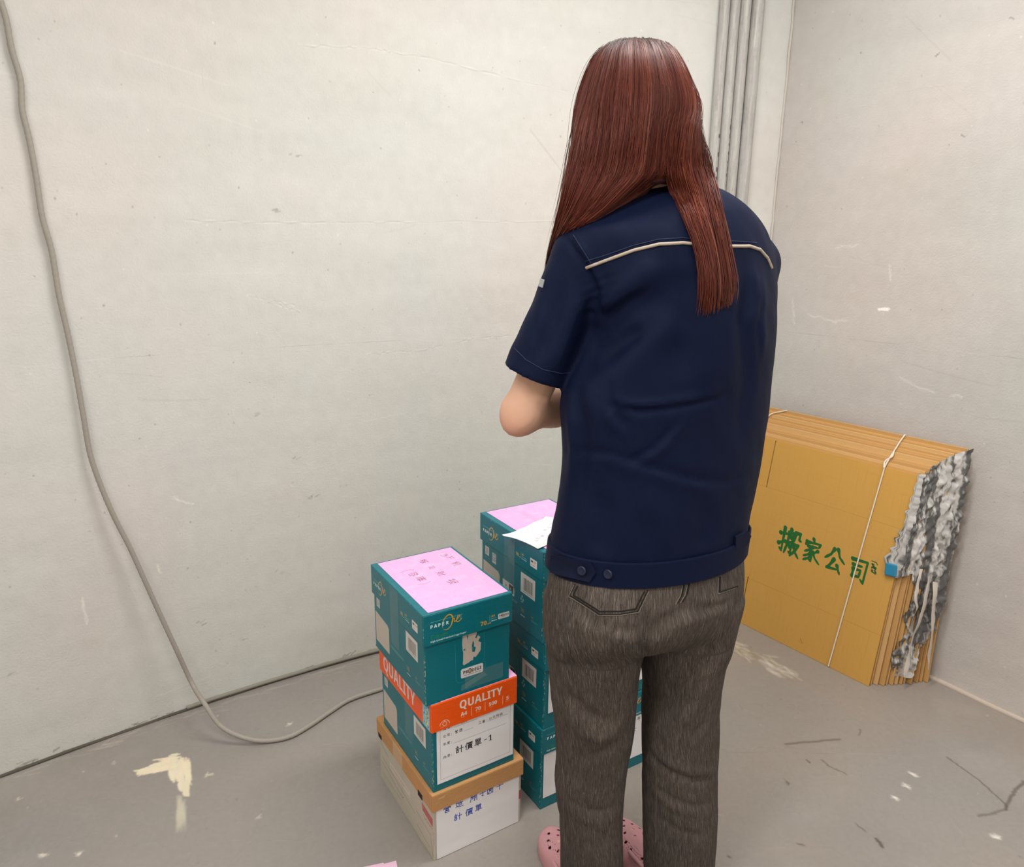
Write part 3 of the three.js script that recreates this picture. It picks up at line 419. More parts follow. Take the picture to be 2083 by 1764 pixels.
const L2 = carton({ label: 'teal carton with bright orange lid in the middle of the left stack', F: [-0.1715, -1.405], yaw: YAW, y: 0.1838, w: 0.2262, d: 0.305, h: 0.2325, lidH: 0.072, body: bodyB, lid: orangeLid });
L2.lid.userData.top = 0.072;
frontSheet(L2, 0.204, 0.146, 0.092, (x, w, h, r) => {
  x.strokeStyle = '#777'; x.lineWidth = .5; x.strokeRect(9, -4, 186, 140); x.strokeStyle = '#1c1c1c'; x.fillStyle = '#1c1c1c';
  const put = (ids, px, py, s, wd, gap = 1.25) => ids.forEach((id, i) => strokes(x, id, px + i * s * gap, py, s, wd, { seed: i }));
  put(['xiang', 'hao'], 16, 1, 8, .7); x.fillRect(37, 4, 1, 1); x.fillRect(37, 8, 1, 1); x.font = '500 9px monospace'; x.fillText('K04', 62, 9); x.fillRect(45, 11, 60, .4);
  put(['gong', 'si'], 16, 21, 8, .7); x.fillRect(37, 24, 1, 1); x.fillRect(37, 28, 1, 1); put(['ying', 'zao'], 46, 20, 9, .75); x.fillRect(70, 30, 24, .4);
  put(['gongg', 'an'], 108, 20, 8, .7); x.fillRect(130, 23, 1, 1); x.fillRect(130, 27, 1, 1); put(['xin', 'zhi', 'suo', 'xang'], 136, 18, 8.5, .8, 1.15); x.fillRect(134, 28, 54, .4);
  put(['nian', 'du'], 16, 42, 8, .7); x.fillRect(37, 45, 1, 1); x.fillRect(37, 49, 1, 1); x.fillRect(44, 52, 140, .4);
  put(['nei', 'rong'], 16, 76, 8, .7); x.fillRect(37, 79, 1, 1); x.fillRect(37, 83, 1, 1);
  put(['ji', 'jiaa', 'dan'], 48, 64, 20, 1.9, 1.22); x.fillRect(122, 74, 9, 1.6); x.font = '700 22px serif'; x.fillText('1', 134, 83);
}, 0.003);
pinkSheet(L2, () => {}, 0.2, 0.292, 0.012, 0.005); { const m = mesh('blue_strip', box(0.02, 0.0008, 0.03, 0, 0, 0, 0), std(0x2a9ac8, 0.6), L2.lid); m.position.set(-0.102, 0.0724, 0.136); }
tapeStrip(L2.g, 0.045, 0.11, [-L2.w / 2 + 0.0034, 0.12, 0.02], -Math.PI / 2, 5);

const L1 = carton({ label: 'teal carton with torn front print and pink sheet, top of the left stack', F: [-0.184, -1.395], yaw: YAW - 0.004, y: 0.4167, w: 0.2242, d: 0.3032, h: 0.2222, lidH: 0.074, body: bodyA, lid: lidA });
L1.lid.userData.top = 0.074;
pinkSheet(L1, (x, r) => {
  x.strokeStyle = '#4c3a4c'; x.fillStyle = x.strokeStyle;
  const put = (id, a, b, s, wd = 2.3) => strokes(x, id, a * 420 - s / 2, b * 594 - s / 2, s, wd, { turn: Math.PI / 2, wob: 3, seed: Math.round(a * 100) });
  put('san', .82, .135, 44); put('fu', .845, .215, 46); put('qian', .835, .335, 50); put('bao', .515, .155, 46); put('si', .52, .3, 40); put('cai', .545, .45, 50); put('bao', .565, .625, 54); put('rong', .255, .345, 50); put('ku', .285, .455, 50);
  x.lineWidth = 1.3; for (const [a, b, q] of [[.225, .25, 1], [.265, .55, -1]]) { x.beginPath(); x.moveTo((a - .09) * 420, b * 594 + 12 * q); x.quadraticCurveTo(a * 420, b * 594 - 12 * q, (a + .09) * 420, b * 594 + 12 * q); x.stroke(); }
  x.strokeStyle = 'rgba(226,160,208,.5)'; x.lineWidth = 1; x.beginPath(); x.moveTo(290, 10); x.lineTo(286, 130); x.stroke();
});
tapeStrip(L1.g, 0.048, 0.15, [-L1.w / 2 - 0.0008, 0.145, -0.005], -Math.PI / 2, 7); tapeStrip(L1.g, 0.1, 0.04, [0.04, 0.03, L1.d / 2 - 0.003], 0, 9);

// right stack
const RX = 0.0825, RZ = -1.5644, RH = 0.2385;
const R3 = carton({ label: 'teal carton with white label sheet, bottom of the middle stack beside the left leg', F: [RX, RZ], yaw: YAW, y: 0, w: 0.2242, d: 0.3032, h: RH, lidH: 0.074, body: bodyC, lid: lidB });
frontSheet(R3, 0.2, 0.145, 0.105, () => {}, -0.001);
const SX = RX + 0.8473 * 0.2345, SZ = RZ - 0.5312 * 0.2345;
const S3 = carton({ label: 'teal carton seen between the jeans legs, standing on the floor', F: [SX, SZ], yaw: YAW - 0.005, y: 0, w: 0.2242, d: 0.3032, h: RH, lidH: 0.074, body: bodyC, lid: lidA });
frontSheet(S3, 0.2, 0.145, 0.105, (x, w, h, r) => { x.strokeStyle = '#3a3a42'; [['suo', 50, 6, 10], ['an', 64, 4, 10], ['zhi', 56, 22, 12], ['nian', 74, 20, 12], ['fu', 60, 52, 18], ['si', 96, 24, 14], ['zi', 92, 56, 18]].forEach(([id, a, b, s], i) => strokes(x, id, a, b, s, 1.2, { wob: 1.5, seed: i })); }, -0.001);
const S2 = carton({ label: 'teal carton seen between the jeans legs, on top of another', F: [SX + 0.002, SZ + 0.001], yaw: YAW + 0.004, y: RH + 0.0002, w: 0.2242, d: 0.3032, h: RH, lidH: 0.074, body: bodyC, lid: lidB });
frontSheet(S2, 0.2, 0.13, 0.1, () => {}, 0.001);
const R2 = carton({ label: 'teal carton halfway up the middle stack beside the left leg', F: [RX + 0.003, RZ + 0.002], yaw: YAW + 0.006, y: RH + 0.0002, w: 0.2242, d: 0.3032, h: RH, lidH: 0.074, body: bodyC, lid: lidA });
frontSheet(R2, 0.196, 0.14, 0.112, () => {}, 0.002);
const R1 = carton({ label: 'teal carton topped by pink sheet and curled white note, beside the shirt hem', F: [RX - 0.005, RZ + 0.006], yaw: YAW - 0.004, y: 2 * RH + 0.0004, w: 0.2242, d: 0.3032, h: RH, lidH: 0.074, body: bodyC, lid: lidB });
R1.lid.userData.top = 0.074;
pinkSheet(R1, (x, r) => { x.strokeStyle = 'rgba(86,66,84,.75)'; [['xang', .5, .36], ['si', .5, .45]].forEach(([id, a, b], i) => strokes(x, id, a * 420, b * 594, 40, 1.3, { turn: Math.PI / 2, wob: 3, seed: i })); x.fillStyle = 'rgba(236,150,200,.25)'; x.fillRect(150, 80, 40, 400); });
tapeStrip(R1.g, 0.05, 0.15, [-R1.w / 2 - 0.0008, 0.14, 0.0], -Math.PI / 2, 12); tapeStrip(R1.g, 0.03, 0.07, [-R1.w / 2 - 0.0009, 0.19, 0.01], -Math.PI / 2, 13);
// the loose white note lying across the top, its left edge lifting over the lid
{
  const y0 = 3 * RH + 0.0022, [c, x] = canvas(600, 480, '#efeef0'); x.strokeStyle = '#3c3c44';
  [['xin', 70, 330, 34], ['zhi', 110, 300, 32], ['nian', 170, 290, 34], ['gongg', 200, 330, 30], ['nei', 290, 200, 34], ['zi', 350, 190, 40], ['fu', 440, 130, 38], ['shi', 480, 150, 36], ['du', 330, 330, 36], ['an', 400, 300, 40], ['si', 150, 400, 28], ['gong', 480, 250, 34]].forEach(([id, a, b, s], i) => strokes(x, id, a, b, s, 2.2, { wob: 3, turn: -0.5, seed: i }));
  const c00 = atHeight(1022, 1088, y0 + 0.004), c01 = atHeight(1094, 1116, y0 + 0.003), c10 = atHeight(1088, 1068, y0), c11 = c10.clone().add(c01).sub(c00).add(V(0.03, 0, -0.03)), pos = [], uv = [], idx = [], N = 28;
  c10.lerp(c11, -0.1); const cc = c11.clone().add(V(0.045, 0, -0.05)), cd = c10.clone().add(V(0.045, 0, -0.05));
  for (const t of [0, 0.0006]) for (let j = 0; j <= N; j++) for (let i = 0; i <= N; i++) {
    const u = i / N, v = j / N, p = c00.clone().lerp(cd, u).lerp(c01.clone().lerp(cc, u), v);
    const lift = 0.005 * Math.pow(1 - u, 2.2) * Math.sin(v * 3.0) + 0.0016 * Math.abs(fbm(u * 3, v * 3, 4, 3)); p.y = y0 + lift + t + 0.0008;
    if (v === 0) p.add(V(0.004 * noise3(u * 9, 1, 1), 0, 0.006 * noise3(u * 8, 2, 2)));
    pos.push(p.x, p.y, p.z); uv.push(u, 1 - v);
  }
  const S = (N + 1) * (N + 1);
  for (let j = 0; j < N; j++) for (let i = 0; i < N; i++) { const a = j * (N + 1) + i, b = a + N + 1; idx.push(a, a + 1, b, b, a + 1, b + 1, S + a, S + b, S + a + 1, S + b, S + b + 1, S + a + 1); }
  const g = new THREE.BufferGeometry(); g.setAttribute('position', new THREE.Float32BufferAttribute(pos, 3)); g.setAttribute('uv', new THREE.Float32BufferAttribute(uv, 2)); g.setIndex(idx); g.computeVertexNormals();
  tag(mesh('paper_note', g, std(0xffffff, 0.6, { map: texture(c), side: THREE.DoubleSide })), 'white handwritten note curling over the pink-topped carton beside the shirt hem', 'paper');
}
// pink sheet on the floor at the lower edge of the picture
{
  const a = atHeight(806, 1752), b = atHeight(752, 1764), s = new THREE.Shape(), px = b.clone().sub(a).normalize(), pz = V(-px.z, 0, px.x); if (pz.z < 0) pz.negate();
  s.moveTo(0, 0); s.lineTo(0.028, -0.0015); s.lineTo(0.03, 0.002); s.lineTo(0.2, 0.004); s.lineTo(0.2, -0.28); s.lineTo(0, -0.285); s.closePath();
  const g = new THREE.ExtrudeGeometry(s, { depth: 0.0012, bevelEnabled: false }).rotateX(Math.PI / 2); g.translate(0, 0.0016, 0);
  const m = mesh('paper_sheet', g, std(0xf2c6de, 0.7)); m.position.set(a.x, 0, a.z); m.applyMatrix4(new THREE.Matrix4()); m.rotation.y = Math.atan2(-px.z, px.x); tag(m, 'pink paper sheet lying on the floor by the viewer', 'paper');
}
// two white ends of a plastic tie on the floor beside the pink clog
{
  const t = thing('cable_tie', 'snippet of white plastic tie on the floor beside the left clog', 'cable tie', [0, 0, 0]);
  for (const [a, b] of [[[1116, 1712], [1140, 1720]], [[1115, 1717], [1136, 1724]]]) { const p = atHeight(...a, 0.004), q = atHeight(...b, 0.003); mesh('strip', tube([p, p.clone().lerp(q, .5).add(V(0, .001, 0)), q], 0.0014, 10, 6), std(0xe6e2d8, 0.4), t); }
}

// ---------------------------------------------------------------- bundle of flattened moving cartons leaning on the right wall
{
  const C0 = atHeight(1765, 1398), th = Math.atan2(-0.811, 0.585), g = thing('cardboard_bundle', 'tied bundle of flattened golden-brown moving cartons leaning on the grey wall', 'cardboard', [C0.x, 0, C0.z], th);
  const NS = 14, HT = (k) => 0.712 + 0.088 * k, WID = 0.648, R = rng(55);
  const sheetAt = (k) => { const t = k / (NS - 1), a = 0.1625 * (1 - t); return { t, a, h: (0.712 + 0.098 * t) / Math.cos(a) , s1: 0.1 * t, n0: -0.004 - 0.184 * t }; };
  const [c, x] = canvas(1300, 1424, '#d3a254'), P = (px, py) => { const d = ray(px, py), D = V(0.585, 0, 0.811), Nn = V(-0.811, 0.1637, 0.585), o = V(0, EYE, 0), q = o.clone().addScaledVector(d, C0.clone().sub(o).dot(Nn) / d.dot(Nn)).sub(C0); return [(q.dot(D) + WID) / WID * 1300, 1424 - q.y / 0.712 * 1424]; };
  for (let i = 0; i < 2600; i++) { x.fillStyle = R() < .5 ? 'rgba(150,104,44,.05)' : 'rgba(222,176,100,.05)'; x.fillRect(R() * 1300, R() * 1424, 1 + R() * 3, 20 + R() * 160); }
  for (let i = 0; i < 300; i++) { x.fillStyle = 'rgba(140,96,40,.06)'; x.fillRect(R() * 1300, R() * 1424, 30 + R() * 200, 1 + R() * 2); }
  x.strokeStyle = 'rgba(120,82,30,.35)'; x.lineWidth = 2; for (const y of [356, 1068]) { x.beginPath(); x.moveTo(0, y); x.lineTo(1300, y + 3); x.stroke(); } x.strokeStyle = 'rgba(226,184,112,.3)'; for (const y of [359, 1071]) { x.beginPath(); x.moveTo(0, y); x.lineTo(1300, y + 3); x.stroke(); }
  x.fillStyle = '#2c6b35';
  const word = [['ban', 1582, 1077, 1626, 1132], ['jia', 1630, 1097, 1670, 1147], ['gong', 1673, 1117, 1718, 1166], ['si', 1722, 1136, 1768, 1190]];
  for (const [id, x0, y0, x1, y1] of word) { const a = P(x0, (y0 + y1) / 2 - 8), b = P(x1, (y0 + y1) / 2 + 8), m = P((x0 + x1) / 2, (y0 + y1) / 2), s = (b[0] - a[0]) * 1.0; x.save(); x.translate(m[0] - s / 2, m[1] - s * 0.56); x.scale(1, 1.12); strokes(x, id, 0, 0, s, s * 0.15, { brush: true, seed: 4 }); x.restore(); }
  { const m = P(1776, 1157); x.fillStyle = 'rgba(44,86,52,.85)'; for (let i = 0; i < 26; i++) { x.beginPath(); x.ellipse(m[0] + (R() - .5) * 34, m[1] + (R() - .4) * 66, 3 + R() * 8, 2 + R() * 7, R() * 3, 0, 7); x.fill(); } x.strokeStyle = '#2c6b35'; x.lineWidth = 6; x.beginPath(); x.moveTo(m[0] - 26, m[1] - 42); x.lineTo(m[0] + 8, m[1] - 40); x.lineTo(m[0] + 20, m[1] - 26); x.stroke(); }
  { const m = P(1626, 1305); x.fillStyle = '#d09a48'; x.beginPath(); x.moveTo(m[0] - 8, m[1] + 16); x.lineTo(m[0] - 2, m[1] - 20); x.lineTo(m[0] + 16, m[1] + 10); x.fill(); x.strokeStyle = '#7a5420'; x.lineWidth = 2; x.beginPath(); x.moveTo(m[0] - 2, m[1] - 20); x.lineTo(m[0] + 20, m[1] + 14); x.stroke(); }
  const front = std(0xffffff, 0.68, { map: texture(c), specularIntensity: 0.3 }), edges = [0xd2a568, 0xcd9f62, 0xd8ae74, 0xc99b60].map((q) => std(q, 0.85));
  for (let k = 0; k < NS; k++) {
    const q = sheetAt(k), j = k ? (R() - .5) * 0.014 : 0, hh = q.h + (k ? (R() - .5) * 0.01 : 0), w = WID + q.s1 * (k > 8 ? 0.9 : 0.6) + (k ? (R() - .5) * 0.012 : 0);
    let geo;
    if (k === 0) {                                 // the front sheet has flap slots cut from both edges
      const s = new THREE.Shape(), sl = (xx, y0, y1) => { const hp = new THREE.Path(); hp.moveTo(xx, y0); hp.lineTo(xx + .0042, y0); hp.lineTo(xx + .0042, y1); hp.lineTo(xx, y1); hp.closePath(); return hp; };
      s.moveTo(-w, 0); s.lineTo(0, 0); s.lineTo(0, hh); s.lineTo(-w, hh); s.closePath(); s.holes.push(sl(-0.521, hh - 0.182, hh - 0.002), sl(-0.521, 0.004, 0.186));
      geo = new THREE.ExtrudeGeometry(s, { depth: 0.005, bevelEnabled: false }).translate(0, 0, -0.0055); const uv = geo.attributes.uv, p = geo.attributes.position; for (let i = 0; i < p.count; i++) uv.setXY(i, clamp((p.getX(i) + w) / w, 0, 1), clamp(p.getY(i) / hh, 0, 1));
    } else geo = box(w, hh, 0.0052, -w / 2 + q.s1 + j, hh / 2, -0.003, 0.0012);
    const m = mesh('cardboard_sheet', geo, k ? edges[k % 4] : front, g); m.position.set(0, 0.001 + 0.006 * 0, q.n0); m.rotation.x = -q.a; if (!k) m.userData.label = 'front sheet printed with four green characters';
  }
  // white string round the bundle
  const top = (k, s, up) => { const q = sheetAt(k); return V(s, q.h * Math.cos(q.a) + up, q.n0 - q.h * Math.sin(q.a)); };
  const STR = std(0xe9e1d2, 0.9), fp = (s, y, o) => V(s, y, -0.004 - y * 0.1637 + o);
  mesh('string', tube([fp(-.142, 0.004, .004), fp(-.132, .2, .0042), fp(-.12, .45, .0042), fp(-.107, .69, .0045), fp(-.106, .716, .0035), top(2, -.104, .012), top(6, -.1, .012), top(10, -.095, .012), top(13, -.09, .008)], 0.0024, 120, 7), STR, g);
  mesh('string', tube([fp(-.107, .712, .006), top(1, -.112, .012), top(3, -.098, .015), top(5, -.1, .013)], 0.0028, 30, 6), STR, g);
  mesh('string', tube([top(0, -.66, .006), top(4, -.63, .012), top(6, -.6, .013), top(9, -.585, .013), top(13, -.53, .006)], 0.0022, 60, 6), STR, g);
  mesh('string', tube([top(2, -.66, .012), top(5, -.61, .014), top(6, -.6, .013)], 0.0022, 30, 6), STR, g);
  // crumpled film round the open right-hand edges
  const NA = 70, NB = 150, pos = [], col = [], idx = [], ok = [];
  for (let j = 0; j <= NB; j++) for (let i = 0; i <= NA; i++) {
    const b = j / NB, a = i / NA, y = mix(0.03, 0.72, b), wrap = 0.22; let p;
    const ridge = Math.abs(fbm(a * 9, b * 22, 3, 4)), cr = fbm(a * 16 + 5, b * 40, 8, 3);
    if (a < wrap) { const q = 1 - a / wrap, reach = (0.03 * (1 - smooth(0.5, 0.98, b)) + 0.006) * (1 + 0.5 * noise3(b * 60, 3, 3)); p = V(0.006 - q * reach, y, -0.004 - y * 0.1637 + 0.004 + 0.008 * ridge * (1 - q * .7)); }
    else { const t = (a - wrap) / (1 - wrap), yy = y + 0.1 * t * b, n = mix(-0.004 - y * 0.1637, -0.185, t); p = V(0.1 * t + 0.012 + 0.018 * ridge - 0.012 * Math.sin(t * 3.14) + 0.012 * cr * (1 - b * .3), yy, n + 0.006 * cr); }
    pos.push(p.x, p.y, p.z); const tt = Math.max(0, (a - wrap) / (1 - wrap));
    const edge = 0.36 + 0.04 * noise3(b * 30, 1, 1); ok.push(b > 0.5 || (tt > edge + 0.12 * noise3(b * 14, 4, 2) && tt < 0.97 - 0.35 * (0.5 - b) + 0.1 * noise3(b * 9, 7, 7)) );
    const streak = fbm(tt * 9 + 0.4 * noise3(b * 5, 3, 1), b * 3.2, 21, 3) * 1.3 + fbm(a * 40, b * 34, 4, 3) * 0.95 - (b < 0.5 ? 0.12 : -0.02), v = streak > 0.02 ? 0.56 + 0.1 * cr : streak > -0.16 ? 0.36 : 0.12; col.push(v, v * 0.965, v * 0.92);
  }
  for (let j = 0; j < NB; j++) for (let i = 0; i < NA; i++) { const a = j * (NA + 1) + i, q = a + NA + 1; if (ok[a] && ok[q] && ok[a + 1] && ok[q + 1]) idx.push(a, a + 1, q, q, a + 1, q + 1); }
  const fg = new THREE.BufferGeometry(); fg.setAttribute('position', new THREE.Float32BufferAttribute(pos, 3)); fg.setAttribute('color', new THREE.Float32BufferAttribute(col, 3)); fg.setIndex(idx); fg.computeVertexNormals();
  const fm = mesh('film', fg, std(0xffffff, 0.38, { vertexColors: true, side: THREE.DoubleSide }), g); fm.userData.label = 'crumpled black and white plastic film on the cut edges';
  // loose torn strips of film hanging down the edge
  for (const [t0, y0, t1, y1, w, seed] of [[.46, .4, .4, .03, .02, 1], [.66, .38, .82, .07, .026, 2], [.32, .42, .3, .24, .014, 3]]) {
    const M = 26, pp = [], ii = [];
    for (let i = 0; i <= M; i++) { const e = i / M, y = mix(y0, y1, e), ww = w * (0.35 + 0.65 * Math.sin(Math.PI * clamp(e * 0.85 + 0.12, 0, 1))) * (1 + 0.4 * noise3(e * 9, seed, 1)); for (const k of [-1, 0, 1]) { const t = clamp(mix(t0, t1, e) + 0.04 * noise3(e * 4, seed, 7), 0, 1), n = mix(-0.004 - y * .1637, -.185, t) + k * ww / 2; pp.push(0.1 * t + 0.032 + 0.006 * noise3(e * 7, k * 2, seed) + (k ? 0 : 0.004), y, n); } }
    for (let i = 0; i < M; i++) for (const k of [0, 1]) { const q = i * 3 + k; ii.push(q, q + 1, q + 3, q + 1, q + 4, q + 3); }
    const rg = new THREE.BufferGeometry(); rg.setAttribute('position', new THREE.Float32BufferAttribute(pp, 3)); rg.setIndex(ii); rg.computeVertexNormals(); mesh('film_strip', rg, std(0xd8cfc2, 0.45, { side: THREE.DoubleSide }), g);
  }
  const bt = mesh('tape', new RoundedBoxGeometry(0.036, 0.04, 0.012, 3, 0.004), std(0x2f86ac, 0.35), g); bt.position.set(-0.012, 0.4, -0.004 - 0.4 * 0.1637 + 0.006); bt.rotation.set(-0.16, 0.1, 0.1); bt.userData.label = 'blue tape patch on the edge';
}

// ---------------------------------------------------------------- the person: implicit surfaces, meshed by surface nets
function surfaceNet(f, lo, hi, cell) {
  const n = [0, 1, 2].map((k) => Math.ceil((hi[k] - lo[k]) / cell) + 1), [nx, ny, nz] = n, val = new Float32Array(nx * ny * nz);
  for (let k = 0, q = 0; k < nz; k++) for (let j = 0; j < ny; j++) for (let i = 0; i < nx; i++, q++) val[q] = f(lo[0] + i * cell, lo[1] + j * cell, lo[2] + k * cell);
  const id = new Int32Array(nx * ny * nz).fill(-1), pos = [], idx = [], at = (i, j, k) => i + nx * (j + ny * k);
  for (let k = 0; k < nz - 1; k++) for (let j = 0; j < ny - 1; j++) for (let i = 0; i < nx - 1; i++) {
    let mask = 0, c = 0, sx = 0, sy = 0, sz = 0; const v = [];
    for (let b = 0; b < 8; b++) { const t = val[at(i + (b & 1), j + ((b >> 1) & 1), k + (b >> 2))]; v.push(t); if (t < 0) mask |= 1 << b; }
    if (mask === 0 || mask === 255) continue;
    for (let a = 0; a < 8; a++) for (let d = 1; d < 8; d <<= 1) { const b = a | d; if (b === a || ((mask >> a) & 1) === ((mask >> b) & 1)) continue; const t = v[a] / (v[a] - v[b]); sx += (a & 1) + (d === 1 ? t : 0); sy += ((a >> 1) & 1) + (d === 2 ? t : 0); sz += (a >> 2) + (d === 4 ? t : 0); c++; }
    id[at(i, j, k)] = pos.length / 3; pos.push(lo[0] + (i + sx / c) * cell, lo[1] + (j + sy / c) * cell, lo[2] + (k + sz / c) * cell);
  }
  for (let k = 1; k < nz - 1; k++) for (let j = 1; j < ny - 1; j++) for (let i = 1; i < nx - 1; i++) {
    const s = val[at(i, j, k)] < 0;
    const quad = (a, b, c, d, flip) => { if (a < 0 || b < 0 || c < 0 || d < 0) return; flip ? idx.push(a, c, b, a, d, c) : idx.push(a, b, c, a, c, d); };
    if (s !== val[at(i + 1, j, k)] < 0) quad(id[at(i, j - 1, k - 1)], id[at(i, j, k - 1)], id[at(i, j, k)], id[at(i, j - 1, k)], !s);
    if (s !== val[at(i, j + 1, k)] < 0) quad(id[at(i - 1, j, k - 1)], id[at(i - 1, j, k)], id[at(i, j, k)], id[at(i, j, k - 1)], !s);
    if (s !== val[at(i, j, k + 1)] < 0) quad(id[at(i - 1, j - 1, k)], id[at(i, j - 1, k)], id[at(i, j, k)], id[at(i - 1, j, k)], !s);
  }
  const g = new THREE.BufferGeometry(); g.setAttribute('position', new THREE.Float32BufferAttribute(pos, 3)); g.setIndex(idx); g.computeVertexNormals(); return g;
}
const smin = (a, b, k) => { const h = Math.max(k - Math.abs(a - b), 0) / k; return Math.min(a, b) - h * h * k * 0.25; };
const smax = (a, b, k) => -smin(-a, -b, k);
function capsule(a, b, r0, r1) {
  const ax = a.x, ay = a.y, az = a.z, bx = b.x - ax, by = b.y - ay, bz = b.z - az, l = bx * bx + by * by + bz * bz;
  return (x, y, z) => { const px = x - ax, py = y - ay, pz = z - az, t = clamp((px * bx + py * by + pz * bz) / l, 0, 1); return Math.hypot(px - bx * t, py - by * t, pz - bz * t) - (r0 + (r1 - r0) * t); };
}
const FACE = 0.42, FC = Math.cos(FACE), FSN = Math.sin(FACE);         // she is turned this much to the left
// a trunk through rows of the picture: [row, left, right, depth of the axis, half depth behind, half depth in front]
function trunk(rows, turn = 1) {
  const lv = rows.map(([py, xl, xr, zc, db, df]) => {
    const off = 0.055 * turn, a = atDepth(xl, py, zc + off), b = atDepth(xr, py, zc - off), half = (b.x - a.x) / 2, dm = (db + df) / 2;
    return [(a.y + b.y) / 2, (a.x + b.x) / 2, zc, Math.sqrt(Math.max(1e-6, half * half - (dm * FSN) ** 2)) / FC, db, df];
  }).sort((p, q) => p[0] - q[0]);
  const y0 = lv[0][0], y1 = lv[lv.length - 1][0], N = 240, tab = [];
  for (let i = 0; i <= N; i++) {
    const y = mix(y0, y1, i / N); let k = 0; while (k < lv.length - 2 && lv[k + 1][0] < y) k++;
    const a = lv[k], b = lv[k + 1], h = b[0] - a[0], t = (y - a[0]) / h, row = [y];
    for (let c = 1; c < 6; c++) {
      const m0 = k > 0 ? (b[c] - lv[k - 1][c]) / (b[0] - lv[k - 1][0]) : (b[c] - a[c]) / h, m1 = k < lv.length - 2 ? (lv[k + 2][c] - a[c]) / (lv[k + 2][0] - a[0]) : (b[c] - a[c]) / h, t2 = t * t, t3 = t2 * t;
      row.push((2 * t3 - 3 * t2 + 1) * a[c] + (t3 - 2 * t2 + t) * h * m0 + (-2 * t3 + 3 * t2) * b[c] + (t3 - t2) * h * m1);
    }
    tab.push(row);
  }
  const at = (y) => { const f = clamp((y - y0) / (y1 - y0) * N, 0, N - 1e-6), k = Math.floor(f), t = f - k, a = tab[k], b = tab[k + 1]; return [mix(a[1], b[1], t), mix(a[2], b[2], t), mix(a[3], b[3], t), mix(a[4], b[4], t), mix(a[5], b[5], t)]; };
  const sdf = (x, y, z) => {
    const [cx, cz, w, db, df] = at(y), dx = x - cx, dz = z - cz, lx = dx * FC - dz * FSN, lz = dx * FSN + dz * FC, d = lz > 0 ? db : df;
    const ex = lx / w, ez = lz / d, k0 = Math.hypot(ex, ez), k1 = Math.hypot(ex / w, ez / d), s = k1 < 1e-6 ? -Math.min(w, d) : k0 * (k0 - 1) / k1;
    return Math.max(s, y - y1, y0 - y);
  };
  const point = (a, y, out = 0) => { const [cx, cz, w, db, df] = at(y), lx = (w + out) * Math.sin(a), lz = ((Math.cos(a) > 0 ? db : df) + out) * Math.cos(a); return V(cx + lx * FC + lz * FSN, y, cz - lx * FSN + lz * FC); };
  return { sdf, at, y0, y1, point };
}
function hit(sdf, px, py, start = 0.75, end = 1.75) {                    // first point of a surface seen at a pixel
  const d = ray(px, py).normalize(); let t = start;
  for (let i = 0; i < 260 && t < end; i++) { const v = sdf(d.x * t, EYE + d.y * t, d.z * t); if (v < 0.0006) return d.multiplyScalar(t).add(V(0, EYE, 0)); t += Math.max(0.0012, v * 0.55); }
  return null;
}
function creases(base, list) {           // folds: [depth, width, pixels...] laid on the base surface; depth > 0 presses in, < 0 lifts a ridge
  const all = [];
  for (const [amp, wid, ...px] of list) { const p = px.map((q) => hit(base, ...q)).filter(Boolean); if (p.length > 1) all.push([amp, wid, p]); }
  return (x, y, z) => {
    let sum = 0;
    for (const [amp, wid, p] of all) {
      let best = wid * wid * 5, f = -1; const n = p.length - 1;
      for (let i = 0; i < n; i++) {
        const a = p[i], b = p[i + 1], bx = b.x - a.x, by = b.y - a.y, bz = b.z - a.z, qx = x - a.x, qy = y - a.y, qz = z - a.z, t = clamp((qx * bx + qy * by + qz * bz) / (bx * bx + by * by + bz * bz), 0, 1);
        const dd = (qx - bx * t) ** 2 + (qy - by * t) ** 2 + (qz - bz * t) ** 2; if (dd < best) { best = dd; f = (i + t) / n; }
      }
      if (f >= 0) sum += amp * Math.exp(-best / (wid * wid)) * smooth(-0.12, 0.3, f) * smooth(-0.12, 0.3, 1 - f);
    }
    return sum;
  };
}
const person = thing('person', 'person seen from behind in navy work shirt, grey jeans and pink clogs', 'person', [0, 0, 0]);

// ---- shirt
const torso = trunk([[376, 1334, 1420, -1.288, .052, .06], [388, 1308, 1452, -1.283, .066, .07], [404, 1278, 1482, -1.279, .08, .08], [425, 1240, 1512, -1.276, .094, .09], [447, 1200, 1535, -1.273, .104, .098], [472, 1168, 1552, -1.27, .113, .104], [510, 1166, 1563, -1.268, .12, .11], [580, 1180, 1568, -1.264, .126, .115], [660, 1186, 1568, -1.26, .128, .12], [720, 1172, 1564, -1.256, .127, .12], [770, 1150, 1560, -1.252, .125, .12], [810, 1139, 1557, -1.249, .123, .12], [860, 1141, 1552, -1.246, .12, .12], [910, 1144, 1545, -1.243, .119, .12], [960, 1140, 1537, -1.24, .119, .12], [1010, 1132, 1528, -1.237, .121, .12], [1060, 1122, 1518, -1.234, .124, .12], [1110, 1115, 1508, -1.231, .127, .12], [1150, 1111, 1503, -1.229, .129, .12], [1230, 1109, 1500, -1.227, .13, .12]]);
const HEM = hit(torso.sdf, 1310, 1196).y, SHL = atDepth(1192, 528, -1.222), SHL_END = atDepth(1089, 766, -1.222), SHR = atDepth(1527, 540, -1.335), SHR_END = SHR.clone().add(V(0.006, -0.155, -0.085));
const slL = capsule(SHL, SHL.clone().lerp(SHL_END, 1.12), 0.0575, 0.0555), slR = capsule(SHR, SHR.clone().lerp(SHR_END, 1.12), 0.052, 0.054);
const axL = SHL_END.clone().sub(SHL).normalize(), axR = SHR_END.clone().sub(SHR).normalize();
const cut = (x, y, z, c, a) => (x - c.x) * a.x + (y - c.y) * a.y + (z - c.z) * a.z;
